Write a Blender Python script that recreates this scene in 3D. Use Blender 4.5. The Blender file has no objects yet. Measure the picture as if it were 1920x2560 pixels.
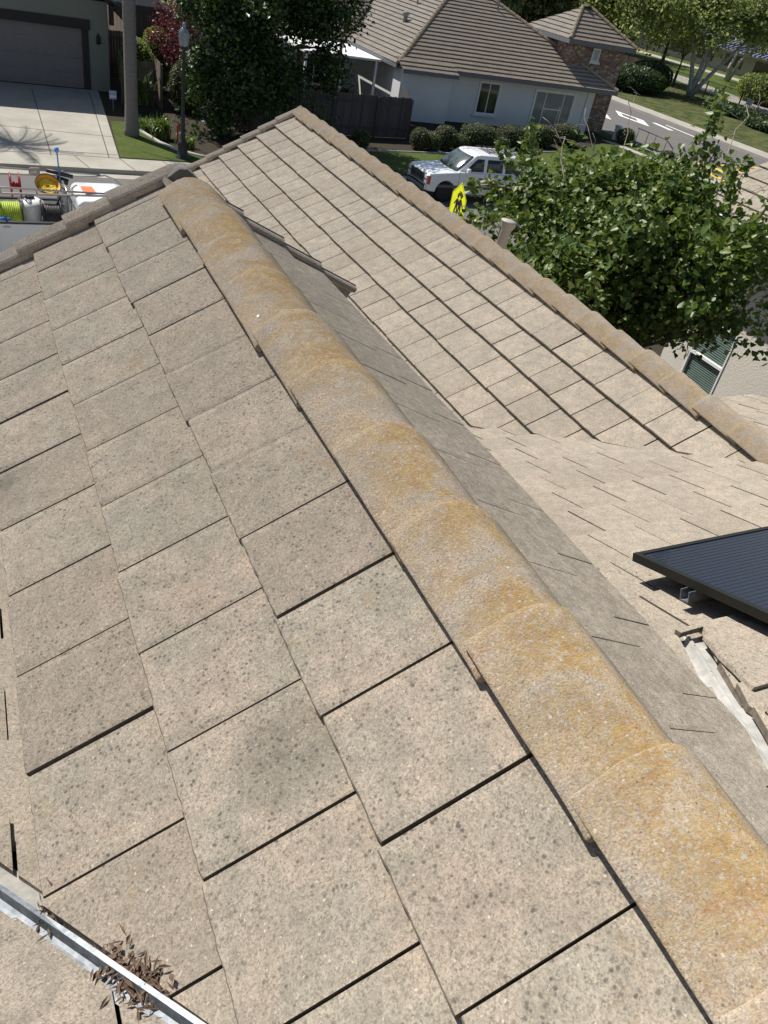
import bpy, bmesh, math, random
from mathutils import Vector as V, Matrix, noise
R = math.radians
scene = bpy.context.scene
H = 8.1                                   # camera height over the street (z = 0)
# ------------------------------------------------------------------ camera
cam_d = bpy.data.cameras.new('camera'); cam = bpy.data.objects.new('camera', cam_d)
scene.collection.objects.link(cam); scene.camera = cam
yaw, pit, rol = 0.5529, 0.62966, 0.20508
f = V((math.sin(yaw)*math.cos(pit), math.cos(yaw)*math.cos(pit), -math.sin(pit)))
r0 = V((math.cos(yaw), -math.sin(yaw), 0)); u0 = r0.cross(f)
r1 = math.cos(rol)*r0 + math.sin(rol)*u0; u1 = -math.sin(rol)*r0 + math.cos(rol)*u0
m3 = Matrix((r1, u1, -f)).transposed()
cam.matrix_world = Matrix.Translation((0, 0, H)) @ m3.to_4x4()
cam_d.sensor_fit = 'HORIZONTAL'; cam_d.sensor_width = 36.0; cam_d.lens = 36.0*1941.377/1920
cam_d.clip_start = 0.05; cam_d.clip_end = 1500
scene.render.resolution_x, scene.render.resolution_y = 768, 1024
# ------------------------------------------------------------------ light
SUN = V((-0.31, 0.50, 0.81)).normalized()
el = math.asin(SUN.z); az = math.atan2(SUN.x, SUN.y)
world = bpy.data.worlds.new('World'); scene.world = world; world.use_nodes = True
nt = world.node_tree; bg = nt.nodes['Background']
sky = nt.nodes.new('ShaderNodeTexSky'); sky.sky_type = 'NISHITA'; sky.sun_disc = False
sky.sun_elevation = el; sky.sun_rotation = az
nt.links.new(sky.outputs[0], bg.inputs[0]); bg.inputs[1].default_value = 0.06
sl = bpy.data.lights.new('sun', 'SUN'); sl.energy = 4.4; sl.angle = R(0.53); sl.color = (1, .955, .89)
so = bpy.data.objects.new('sun', sl); scene.collection.objects.link(so); so.location = (-10, 20, 40)
so.rotation_euler = (-SUN).to_track_quat('-Z', 'Y').to_euler()
vs = scene.view_settings; vs.view_transform = 'Standard'; vs.look = 'None'; vs.exposure = 0.54; vs.gamma = 1
# ------------------------------------------------------------------ object helpers
C = scene.collection
def tag(o, label=None, cat=None, group=None, kind=None):
    if label: o['label'] = label
    if cat: o['category'] = cat
    if group: o['group'] = group
    if kind: o['kind'] = kind
    return o
def thing(name, label, cat, loc=(0, 0, 0), rz=0, group=None):
    o = bpy.data.objects.new(name, None); C.objects.link(o); o.location = loc; o.rotation_euler = (0, 0, rz)
    o.empty_display_size = .2
    return tag(o, label, cat, group)
class MB:
    def __init__(s): s.v = []; s.f = []; s.m = []; s.a = []; s.sm = []
    def add(s, vs, fs, mi=0, a=0.5, smooth=False):
        b = len(s.v); s.v += [tuple(p) for p in vs]
        for q in fs: s.f.append([b+i for i in q]); s.m.append(mi); s.a.append(a); s.sm.append(smooth)
    def box(s, c, d, mi=0, rot=None, a=.5):
        x, y, z = d[0]/2, d[1]/2, d[2]/2
        P = [V((i*x, j*y, k*z)) for k in (-1, 1) for j in (-1, 1) for i in (-1, 1)]
        if rot is not None: P = [rot @ p for p in P]
        s.add([p+V(c) for p in P], [(0, 2, 3, 1), (4, 5, 7, 6), (0, 1, 5, 4), (2, 6, 7, 3), (0, 4, 6, 2), (1, 3, 7, 5)], mi, a)
    def bb(s, x0, x1, y0, y1, z0, z1, mi=0, a=.5): s.box(((x0+x1)/2, (y0+y1)/2, (z0+z1)/2), (x1-x0, y1-y0, z1-z0), mi, None, a)
    def tube(s, path, rad, n=8, mi=0, a=.5, cap=True):
        P = [V(p) for p in path]
        if not hasattr(rad, '__len__'): rad = [rad]*len(P)
        rings = []; prev = None
        for i, p in enumerate(P):
            d = (P[min(i+1, len(P)-1)]-P[max(i-1, 0)]).normalized()
            if prev is None: x = d.orthogonal().normalized()
            else: x = (prev-d*prev.dot(d)).normalized()
            prev = x; y = d.cross(x)
            rings.append([p+rad[i]*(math.cos(2*math.pi*k/n)*x+math.sin(2*math.pi*k/n)*y) for k in range(n)])
        vs = [q for r in rings for q in r]; fs = []
        for i in range(len(P)-1):
            for k in range(n): fs.append((i*n+k, i*n+(k+1) % n, (i+1)*n+(k+1) % n, (i+1)*n+k))
        if cap: fs.append(tuple(range(n))[::-1]); fs.append(tuple((len(P)-1)*n+k for k in range(n)))
        s.add(vs, fs, mi, a, True)
    def lathe(s, prof, c=(0, 0, 0), n=24, mi=0, axis=V((0, 0, 1))):
        q = axis.to_track_quat('Z', 'Y') if hasattr(axis, 'to_track_quat') else None
        vs = []; fs = []
        for (rr, z) in prof:
            for k in range(n):
                p = V((rr*math.cos(2*math.pi*k/n), rr*math.sin(2*math.pi*k/n), z)); vs.append((q @ p)+V(c))
        for i in range(len(prof)-1):
            for k in range(n): fs.append((i*n+k, i*n+(k+1) % n, (i+1)*n+(k+1) % n, (i+1)*n+k))
        fs.append(tuple(range(n))[::-1]); fs.append(tuple((len(prof)-1)*n+k for k in range(n)))
        s.add(vs, fs, mi, .5, True)
    def prism(s, prof, d, mi=0, a=.5):
        """prof: list of 3-D points of one face, d: extrusion vector"""
        n = len(prof); d = V(d)
        s.add([V(p) for p in prof]+[V(p)+d for p in prof],
              [tuple(range(n))[::-1], tuple(range(n, 2*n))]+[(i, (i+1) % n, n+(i+1) % n, n+i) for i in range(n)], mi, a)
    def build(s, name, mats, parent=None, bevel=0, smooth=None):
        me = bpy.data.meshes.new(name); me.from_pydata(s.v, [], s.f)
        if not isinstance(mats, (list, tuple)): mats = [mats]
        for m in mats: me.materials.append(m)
        me.polygons.foreach_set('material_index', s.m)
        at = me.attributes.new('rnd', 'FLOAT', 'FACE'); at.data.foreach_set('value', s.a)
        me.polygons.foreach_set('use_smooth', s.sm if smooth is None else [smooth]*len(s.f))
        me.update()
        return link(name, me, parent, bevel)
def link(name, me, parent=None, bevel=0):
    o = bpy.data.objects.new(name, me); C.objects.link(o)
    if parent: o.parent = parent
    if bevel:
        b = o.modifiers.new('bevel', 'BEVEL'); b.width = bevel; b.segments = 2; b.limit_method = 'ANGLE'; b.angle_limit = R(40)
    return o
def fixnormals(o):
    bm = bmesh.new(); bm.from_mesh(o.data); bmesh.ops.recalc_face_normals(bm, faces=bm.faces); bm.to_mesh(o.data); bm.free()
    return o
def copy_tree(o, parent=None):
    c = o.copy(); C.objects.link(c); c.parent = parent
    for ch in o.children: copy_tree(ch, c)
    return c
# ------------------------------------------------------------------ material helpers
class NT:
    def __init__(s, name, rough=.8, spec=.3):
        s.m = bpy.data.materials.new(name); s.m.use_nodes = True; s.t = s.m.node_tree
        s.b = s.t.nodes['Principled BSDF']; s.b.inputs['Roughness'].default_value = rough
        s.b.inputs['Specular IOR Level'].default_value = spec
        s.pos = s.n('ShaderNodeNewGeometry').outputs['Position']
        s.obj = s.n('ShaderNodeTexCoord').outputs['Object']
    def n(s, t): return s.t.nodes.new(t)
    def l(s, a, b): s.t.links.new(a, b)
    def set(s, sock, v):
        if hasattr(v, 'is_output'): s.l(v, sock)
        else: sock.default_value = v
    def noise(s, scale, detail=3, rough=.55, vec=None, dist=0):
        n = s.n('ShaderNodeTexNoise'); n.inputs['Scale'].default_value = scale; n.inputs['Detail'].default_value = detail
        n.inputs['Roughness'].default_value = rough; n.inputs['Distortion'].default_value = dist
        s.l(vec or s.pos, n.inputs['Vector']); return n.outputs['Fac']
    def vor(s, scale, vec=None, out='Distance', rnd=1):
        n = s.n('ShaderNodeTexVoronoi'); n.inputs['Scale'].default_value = scale; n.inputs['Randomness'].default_value = rnd
        s.l(vec or s.pos, n.inputs['Vector']); return n.outputs[out]
    def mp(s, scale, rot=(0, 0, 0), vec=None):
        n = s.n('ShaderNodeMapping'); n.inputs['Scale'].default_value = scale; n.inputs['Rotation'].default_value = rot
        s.l(vec or s.pos, n.inputs['Vector']); return n.outputs[0]
    def ramp(s, fac, *stops):
        n = s.n('ShaderNodeValToRGB'); e = n.color_ramp.elements
        while len(e) < len(stops): e.new(.5)
        for i, (p, c) in enumerate(stops):
            e[i].position = p; e[i].color = (c, c, c, 1) if not hasattr(c, '__len__') else (*c, 1)
        s.l(fac, n.inputs[0]); return n.outputs[0]
    def math(s, op, a, b=0.0):
        n = s.n('ShaderNodeMath'); n.operation = op; s.set(n.inputs[0], a); s.set(n.inputs[1], b); return n.outputs[0]
    def mix(s, fac, a, b, mode='MIX'):
        n = s.n('ShaderNodeMix'); n.data_type = 'RGBA'; n.blend_type = mode; n.clamp_factor = True
        s.set(n.inputs[0], fac)
        for sock, v in ((n.inputs[6], a), (n.inputs[7], b)):
            s.set(sock, (*v, 1) if isinstance(v, tuple) and len(v) == 3 else v)
        return n.outputs[2]
    def attr(s, name='rnd'):
        n = s.n('ShaderNodeAttribute'); n.attribute_name = name; return n.outputs['Fac']
    def hsv(s, col, v=1.0, sat=1.0, hue=.5):
        n = s.n('ShaderNodeHueSaturation'); s.set(n.inputs['Value'], v); s.set(n.inputs['Saturation'], sat); s.set(n.inputs['Hue'], hue)
        s.set(n.inputs['Color'], col); return n.outputs[0]
    def bump(s, h, strength=.3, dist=.01, prev=None):
        n = s.n('ShaderNodeBump'); n.inputs['Strength'].default_value = strength; n.inputs['Distance'].default_value = dist
        s.l(h, n.inputs['Height'])
        if prev: s.l(prev, n.inputs['Normal'])
        s.l(n.outputs[0], s.b.inputs['Normal']); return n.outputs[0]
    def col(s, c): s.set(s.b.inputs['Base Color'], (*c, 1) if isinstance(c, tuple) else c)
def plain(name, c, rough=.6, var=.12, scale=6, metal=0, spec=.4, bump=0, coat=0):
    k = NT(name, rough, spec); n = k.noise(scale, 4)
    lo = tuple(x*(1-var) for x in c); hi = tuple(min(1, x*(1+var)) for x in c)
    k.col(k.ramp(n, (.3, lo), (.7, hi))); k.b.inputs['Metallic'].default_value = metal
    k.b.inputs['Coat Weight'].default_value = coat
    if bump: k.bump(k.noise(bump[0], 4), bump[1], bump[2])
    return k.m
def tile_mat(name, warm, grey, dark=.5, lichen=.0, moss=0, fine=1.0, dark_patches=None, rough=.95, freckle=1.0):
    """granular concrete roof tile; the face attribute rnd shifts each tile"""
    k = NT(name, rough, .12); k.b.inputs['Diffuse Roughness'].default_value = 1.0
    a = k.attr()
    patch = k.noise(5.5, 4, .6)
    c = k.mix(k.ramp(patch, (.35, 0.), (.65, 1.)), warm, grey)
    c = k.mix(k.math('MULTIPLY', k.ramp(a, (.45, 0.), (1., 1.)), .75), c, tuple(x*.80 for x in warm))
    c = k.hsv(c, k.math('ADD', .86, k.math('MULTIPLY', k.noise(1.7, 2, .5), .28)))
    cell = k.vor(330, out='Color'); cell2 = k.vor(170, out='Color')
    grain = k.math('ADD', k.math('MULTIPLY', cell, .34), k.math('MULTIPLY', cell2, .22))
    c = k.mix(1.0, c, k.ramp(grain, (.06, .52), (.28, 1.0), (.52, 1.36)), 'MULTIPLY')
    ed = k.ramp(k.noise(12, 4, .7), (.38, .0), (.66, 1.))
    c = k.mix(k.math('MULTIPLY', ed, .42), c, tuple(x*.60 for x in grey))
    sm = k.ramp(k.noise(2.6, 3, .65), (.30, .40), (.52, 1.))
    sp = k.ramp(k.math('ADD', k.vor(66), k.math('MULTIPLY', k.math('SUBTRACT', k.noise(55, 3, .7), .5), .7)), (.12, 1.), (.33, 0.)); sp2 = k.ramp(k.noise(24, 2), (.40, 0.), (.52, 1.))
    spots = k.math('MULTIPLY', k.math('MULTIPLY', sp, sp2), sm)
    c = k.mix(k.math('MULTIPLY', spots, .72*freckle), c, (.085, .08, .066))
    big = k.math('MULTIPLY', k.math('MULTIPLY', k.ramp(k.math('ADD', k.vor(27), k.math('MULTIPLY', k.math('SUBTRACT', k.noise(60, 3, .7), .5), .5)), (.04, 1.), (.20, 0.)), k.ramp(k.noise(6, 3), (.48, 0.), (.6, 1.))), sm)
    c = k.mix(k.math('MULTIPLY', big, .55*freckle), c, (.11, .105, .09))
    lm = k.math('MULTIPLY', k.ramp(k.noise(3.1, 5, .75), (.60, 0.), (.72, 1.)), k.ramp(k.noise(60, 3, .7), (.42, 0.), (.58, 1.)))
    c = k.mix(k.math('MULTIPLY', lm, .35+lichen), c, (.36, .21, .07))
    if moss:
        mm = k.ramp(k.noise(26, 5, .7), (.40, 0.), (.64, 1.))
        c = k.mix(k.math('MULTIPLY', mm, moss), c, (.16, .142, .105))
    if dark_patches:
        for (pt, rad, amt) in dark_patches:  # soft, noise-broken darkening around fixed points
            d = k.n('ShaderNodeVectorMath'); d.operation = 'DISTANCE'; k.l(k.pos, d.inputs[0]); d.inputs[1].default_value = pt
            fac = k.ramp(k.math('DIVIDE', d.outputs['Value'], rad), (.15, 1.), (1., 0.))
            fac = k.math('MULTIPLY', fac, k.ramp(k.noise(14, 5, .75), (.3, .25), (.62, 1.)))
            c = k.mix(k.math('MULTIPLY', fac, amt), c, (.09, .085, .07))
    glit = k.ramp(k.vor(260, out='Color'), (.91, 0.), (.95, 1.))
    c = k.mix(k.math('MULTIPLY', glit, .45), c, (.85, .8, .72))
    k.col(c)
    b = k.bump(k.noise(210, 3, .7), .55*fine, .004)
    k.bump(k.noise(40, 3), .25, .006, b)
    return k.m
def lichen_mat(name, amt=.75, axis=None):
    """ridge cap concrete under orange and yellow lichen; the right flank turns darker grey"""
    k = NT(name, .95, .12); k.b.inputs['Diffuse Roughness'].default_value = 1.0
    c = k.mix(k.ramp(k.noise(9, 4, .65), (.38, 0.), (.62, 1.)), (.45, .375, .29), (.37, .33, .275))
    c = k.mix(1.0, c, k.ramp(k.vor(300, out='Color'), (0., .62), (.5, 1.), (1., 1.32)), 'MULTIPLY')
    y = k.math('MULTIPLY', k.ramp(k.noise(4.6, 4, .65, dist=.6), (.40, .10), (.56, 1.)), k.ramp(k.noise(85, 4, .8), (.38, 0.), (.50, 1.)))
    lich = k.mix(k.ramp(k.noise(30, 3), (.4, 0.), (.6, 1.)), (.35, .215, .075), (.42, .285, .095))
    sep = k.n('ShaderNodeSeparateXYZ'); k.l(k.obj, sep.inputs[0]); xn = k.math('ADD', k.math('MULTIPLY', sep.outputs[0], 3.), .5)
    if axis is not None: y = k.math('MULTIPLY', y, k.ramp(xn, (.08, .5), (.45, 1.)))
    c = k.mix(k.math('MULTIPLY', y, amt), c, lich)
    o = k.math('MULTIPLY', k.ramp(k.noise(11, 3), (.60, 0.), (.66, 1.)), k.ramp(k.noise(95, 3), (.50, 0.), (.58, 1.)))
    c = k.mix(k.math('MULTIPLY', o, amt*.35), c, (.38, .15, .05))
    w = k.math('MULTIPLY', k.ramp(k.noise(15, 4, .7), (.58, 0.), (.68, 1.)), k.ramp(k.noise(120, 3), (.45, 0.), (.6, 1.)))
    c = k.mix(k.math('MULTIPLY', w, .6), c, (.50, .46, .42))
    dk = k.math('MULTIPLY', k.ramp(k.vor(70), (.12, 1.), (.22, 0.)), k.ramp(k.noise(20, 2), (.5, 0.), (.6, 1.)))
    c = k.mix(k.math('MULTIPLY', dk, .6), c, (.10, .09, .08))
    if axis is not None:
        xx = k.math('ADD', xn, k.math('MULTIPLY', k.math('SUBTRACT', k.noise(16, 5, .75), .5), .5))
        c = k.mix(k.ramp(xx, (.74, 0.), (.98, .85)), c, k.mix(k.noise(60, 4, .7), (.17, .155, .12), (.30, .27, .22)))  # right flank mixed towards a darker grey
    glit = k.ramp(k.vor(210, out='Color'), (.90, 0.), (.95, 1.))
    c = k.mix(k.math('MULTIPLY', glit, .4), c, (.85, .8, .74))
    k.col(c)
    b = k.bump(k.noise(190, 3, .75), .75, .006); k.bump(k.noise(34, 5, .7), .4, .012, b)
    return k.m
def leaf_mat(name, c1, c2, c3=None, gloss=.4, trans=.25, spec=.4):
    k = NT(name, gloss, spec); a = k.attr()
    st = [(0., c1), (.6, c2)] + ([(1., c3)] if c3 else [])
    col = k.ramp(a, *st); k.col(col)
    t = k.n('ShaderNodeBsdfTranslucent'); k.l(k.hsv(col, 1.5, 1.1, .485), t.inputs[0])
    mx = k.n('ShaderNodeMixShader'); mx.inputs[0].default_value = trans
    k.l(k.b.outputs[0], mx.inputs[1]); k.l(t.outputs[0], mx.inputs[2])
    k.l(mx.outputs[0], k.t.nodes['Material Output'].inputs[0]); return k.m
def glass_mat(name, c=(.02, .025, .03), rough=.05):
    k = NT(name, rough, .7); k.col(k.mix(k.noise(3), tuple(x*.7 for x in c), tuple(x*1.3 for x in c))); return k.m
# ------------------------------------------------------------------ materials
TILE_WARM, TILE_GREY = (.47, .392, .31), (.405, .366, .292)
M = {}
M['tile_left'] = tile_mat('weathered_tile', TILE_WARM, TILE_GREY, lichen=.25, freckle=1.0, dark_patches=[((.46, .96, H-1.45), .16, .55), ((-.02, 2.45, H-1.72), .14, .5)])
M['tile_shade'] = tile_mat('mossy_shade_dark_tile', (.42, .365, .295), (.355, .315, .255), moss=.5, freckle=.6, fine=1.6)  # moss mottling, with the right slope's shade also put into the colour
M['tile_far'] = tile_mat('pale_tile', (.60, .515, .41), (.52, .465, .375), lichen=0, freckle=.8)
M['tile_main'] = tile_mat('clean_pale_tile', (.455, .39, .31), (.395, .35, .28), lichen=0, freckle=.75)
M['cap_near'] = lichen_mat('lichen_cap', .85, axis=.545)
M['cap_far'] = lichen_mat('cap_with_faint_lichen', .5)
M['rake'] = tile_mat('rake_tile_concrete', (.50, .43, .35), (.43, .385, .32), freckle=.4)
M['tile_edge'] = plain('shade_dark_tile_edge', (.15, .128, .10), .95, .35, 40)  # shade in the gaps put into the colour of tile butts and sides
M['felt'] = plain('dark_underlay', (.035, .03, .026), .95)
M['mortar'] = plain('grey_mortar', (.12, .115, .105), .95, .3, 30, bump=(60, .5, .01))
k = NT('galvanised_metal', .5, .4); k.b.inputs['Metallic'].default_value = .55
k.col(k.mix(k.ramp(k.noise(38, 5, .7), (.35, 0.), (.65, 1.)), (.15, .165, .18), (.27, .29, .31))); k.bump(k.noise(14, 3), .15, .01); M['galv'] = k.m
k = NT('bleached_valley_metal', .7, .3)
k.col(k.mix(k.ramp(k.noise(26, 5, .7), (.35, 0.), (.7, 1.)), (.33, .315, .275), (.20, .20, .19))); M['valley'] = k.m
M['valley_pale'] = plain('pale_weathered_flashing', (.40, .39, .36), .6, .25, 14)
def stucco(name, c, bs=28, st=.5):
    k = NT(name, .92, .15); k.col(k.mix(k.noise(1.3, 4, .6), tuple(x*.9 for x in c), tuple(x*1.06 for x in c)))
    b = k.bump(k.noise(bs, 4, .65, dist=.4), st, .015); k.bump(k.noise(bs*5, 2), .2, .003, b); return k.m
M['stucco_cream'] = stucco('cream_stucco', (.68, .64, .56))
M['stucco_white'] = stucco('white_stucco', (.70, .70, .69), 40, .2)
M['stucco_green'] = stucco('sage_stucco', (.25, .26, .22), 40, .2)
M['stucco_pink'] = stucco('pink_beige_stucco', (.62, .54, .49), 40, .2)
M['school_wall'] = stucco('beige_school_wall', (.42, .38, .34), 10, .1)
M['trim_dark'] = plain('dark_brown_trim', (.035, .03, .03), .7)
M['trim_grey'] = plain('blue_grey_trim', (.15, .16, .175), .6)
M['white'] = plain('white_paint', (.78, .78, .76), .45, .04)
M['glass'] = glass_mat('window_glass'); M['glass_green'] = glass_mat('green_window_glass', (.05, .085, .075), .08)
M['garage_door'] = plain('taupe_garage_door', (.20, .185, .18), .6, .06)
k = NT('asphalt', .9, .2); k.col(k.mix(1., k.mix(k.noise(.5, 5, .6), (.115, .11, .105), (.165, .158, .15)), k.ramp(k.noise(90, 2), (.3, .75), (.7, 1.2)), 'MULTIPLY')); k.bump(k.noise(120, 2), .3, .004); M['asphalt'] = k.m
k = NT('concrete', .9, .2)
c = k.mix(k.ramp(k.noise(.7, 6, .65), (.35, 0.), (.65, 1.)), (.31, .29, .25), (.39, .37, .32)); c = k.mix(1., c, k.ramp(k.noise(40, 3), (.3, .9), (.7, 1.06)), 'MULTIPLY'); k.col(c); k.bump(k.noise(60, 3), .15, .004); M['concrete'] = k.m
M['joint'] = plain('dark_joint', (.08, .075, .065), .95)
k = NT('lawn', .9, .15)
c = k.mix(k.ramp(k.noise(1.1, 5, .75), (.3, 0.), (.7, 1.)), (.055, .095, .016), (.15, .165, .042)); c = k.mix(k.ramp(k.noise(26, 4, .85), (.36, 0.), (.64, .9)), c, (.03, .055, .010)); c = k.mix(k.ramp(k.noise(9, 4, .8), (.56, 0.), (.7, .5)), c, (.17, .16, .06)); k.col(c); k.bump(k.noise(60, 3), .8, .04); M['lawn'] = k.m
k = NT('bark_mulch', .95, .1); k.col(k.mix(k.noise(14, 5, .8), (.028, .024, .018), (.065, .055, .04))); k.bump(k.noise(30, 4), .8, .03); M['mulch'] = k.m
k = NT('dappled_shade_grass', .95, .1); k.col(k.mix(k.ramp(k.noise(.9, 6, .75), (.4, 0.), (.6, 1.)), (.035, .05, .016), (.10, .105, .04))); M['shade_grass'] = k.m  # dappled tree shade painted into the grass colour
k = NT('dry_ground', .95, .1); k.col(k.mix(k.noise(.6, 6, .7), (.10, .09, .05), (.14, .135, .06))); M['dry'] = k.m
M['yellow_paint'] = plain('yellow_road_paint', (.62, .42, .06), .8, .1); M['white_paint'] = plain('white_road_paint', (.72, .72, .70), .8, .08)
M['red_paint'] = plain('red_kerb_paint', (.38, .07, .07), .8, .2)
def wood(name, c):
    k = NT(name, .85, .2); a = k.attr()
    n = k.noise(3, 5, .7, k.mp((8, 8, .6))); c1 = k.mix(n, tuple(x*.6 for x in c), tuple(x*1.25 for x in c))
    k.col(k.hsv(c1, k.math('ADD', .75, k.math('MULTIPLY', a, .5)))); return k.m
M['wood'] = wood('weathered_fence_wood', (.17, .135, .105)); M['wood_dark'] = wood('old_dark_fence_wood', (.13, .11, .09))
M['grey_fence'] = wood('dark_grey_fence_paint', (.075, .070, .072))
M['iron'] = plain('black_iron', (.018, .018, .02), .5)
M['bark'] = plain('brown_bark', (.10, .08, .06), .95, .4, 14, bump=(20, .8, .03))
M['bark_pale'] = plain('pale_sycamore_bark', (.42, .40, .35), .9, .35, 5, bump=(8, .4, .03))
M['twig'] = plain('pale_twig_bark', (.27, .225, .19), .9, .3, 20)
k = NT('palm_bark', .95, .1); k.col(k.mix(k.noise(4, 4, .6, k.mp((1, 1, 9))), (.12, .11, .10), (.26, .245, .225))); k.bump(k.noise(3, 3, .6, k.mp((1, 1, 12))), .7, .03); M['palm_bark'] = k.m
M['leaf_near'] = leaf_mat('heart_leaf', (.042, .082, .014), (.088, .142, .027), (.19, .23, .068), .42, .33, .4)
M['leaf_dark'] = leaf_mat('dark_glossy_leaf', (.014, .038, .010), (.034, .07, .016), (.10, .14, .03), .4, .2)
M['leaf_syc'] = leaf_mat('sycamore_leaf', (.10, .15, .045), (.22, .27, .09), (.40, .42, .19), .5, .45)
M['leaf_lime'] = leaf_mat('lime_leaf', (.09, .15, .02), (.17, .23, .03), (.26, .30, .06), .5, .3)
M['leaf_red'] = leaf_mat('plum_leaf', (.06, .018, .022), (.12, .028, .03), (.22, .07, .06), .45, .25)
M['leaf_box'] = leaf_mat('boxwood_leaf', (.045, .065, .018), (.085, .105, .03), (.15, .16, .06), .5, .15)
M['leaf_strap'] = leaf_mat('strap_leaf', (.06, .11, .02), (.11, .17, .03), (.2, .26, .06), .4, .25)
M['palm_leaf'] = leaf_mat('palm_leaf', (.035, .06, .02), (.07, .10, .03), None, .45, .2)
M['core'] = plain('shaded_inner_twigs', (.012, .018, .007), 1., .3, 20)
M['car_white'] = plain('white_car_paint', (.74, .75, .76), .25, .015, coat=.6)
M['chrome'] = plain('chrome', (.6, .6, .62), .15, .05, metal=1)
M['rubber'] = plain('tyre_rubber', (.02, .02, .021), .8)
M['alloy'] = plain('silver_alloy', (.45, .45, .46), .35, .05, metal=.7)
M['black_plastic'] = plain('black_plastic', (.022, .022, .024), .5)
M['grey_lower'] = plain('grey_lower_trim', (.10, .10, .105), .45)
M['auto_glass'] = glass_mat('tinted_car_glass', (.018, .024, .026), .035)
M['lamp_clear'] = plain('headlamp_lens', (.55, .57, .6), .12, .1, spec=.8); M['amber'] = plain('amber_red_lens', (.42, .06, .03), .2, .2, spec=.7)
M['sign_yellow'] = plain('fluorescent_sign_yellow', (.80, .82, .01), .5, .03); M['sign_black'] = plain('sign_black', (.012, .012, .012), .6)
M['sign_back'] = plain('aluminium_sign_back', (.38, .37, .34), .5, .1, metal=.3); M['post_steel'] = plain('galvanised_post', (.35, .36, .36), .5, .1, metal=.4)
M['hose_green'] = plain('lime_hose', (.36, .46, .04), .5, .25, 9); M['hose_black'] = plain('black_hose', (.03, .028, .027), .5, .3, 12)
M['reel_yellow'] = plain('yellow_reel', (.72, .36, .02), .45, .1); M['hose_yellow'] = plain('yellow_hose', (.85, .62, .05), .5, .15, 15)
M['reel_red'] = plain('red_reel', (.33, .02, .03), .4, .1); M['orange'] = plain('orange_board', (.72, .18, .06), .5, .06)
M['blue'] = plain('blue_plastic', (.04, .16, .42), .45, .2); M['tank'] = plain('translucent_white_tank', (.74, .75, .74), .35, .05)
M['steel'] = plain('rack_steel', (.50, .47, .43), .35, .1, metal=.8); M['vent'] = plain('tan_painted_pipe', (.38, .35, .31), .55, .06)
k = NT('solar_cells', .30, .4); c = k.mix(k.ramp(k.vor(60, k.mp((1, 1, 1)), rnd=0), (.0, 0.), (1., 1.)), (.012, .013, .024), (.016, .018, .032)); k.col(c); k.b.inputs['Coat Weight'].default_value = .3; M['cells'] = k.m
M['panel_line'] = plain('solar_busbar', (.018, .020, .031), .35); M['panel_frame'] = plain('black_anodised_frame', (.03, .03, .026), .4, metal=.5)
M['dry_leaf'] = plain('dry_brown_leaf', (.13, .085, .055), .9, .4, 30)
def stone_mat():
    k = NT('stone_veneer', .9, .2)
    sep = k.n('ShaderNodeSeparateXYZ'); k.l(k.pos, sep.inputs[0]); h = k.math('ADD', sep.outputs[0], sep.outputs[1])
    cb = k.n('ShaderNodeCombineXYZ'); k.l(h, cb.inputs[0]); k.l(sep.outputs[2], cb.inputs[1])
    vv = k.mp((2.2, 4.2, 1), vec=cb.outputs[0])
    n = k.n('ShaderNodeTexVoronoi'); n.distance = 'CHEBYCHEV'; n.inputs['Scale'].default_value = 1.5; k.l(vv, n.inputs['Vector'])
    e = k.n('ShaderNodeTexVoronoi'); e.feature = 'DISTANCE_TO_EDGE'; e.inputs['Scale'].default_value = 1.5; k.l(vv, e.inputs['Vector'])
    s1 = k.n('ShaderNodeSeparateColor'); k.l(n.outputs['Color'], s1.inputs[0])
    c = k.ramp(s1.outputs[0], (0., (.20, .13, .10)), (.35, (.30, .20, .155)), (.6, (.24, .17, .135)), (.85, (.42, .33, .26)))
    c = k.mix(k.ramp(e.outputs['Distance'], (.02, 1.), (.06, 0.)), c, (.12, .095, .08)); k.col(c)
    k.bump(k.ramp(e.outputs['Distance'], (0., 0.), (.12, 1.)), .6, .04); return k.m
M['stone'] = stone_mat()
M['blue_roof'] = plain('blue_metal_roof', (.16, .17, .26), .5, .1)
M['far_tile_front'] = tile_mat('far_tile_shaded_copy', (.37, .305, .24), (.31, .272, .22), freckle=.5)  # darker copy: shade on the street-facing roof put into the colour
M['far_tile_side'] = tile_mat('far_tile_lit_copy', (.50, .44, .37), (.45, .41, .35), freckle=.3)  # paler copy: sunlight on the left roof faces put into the colour
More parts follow.
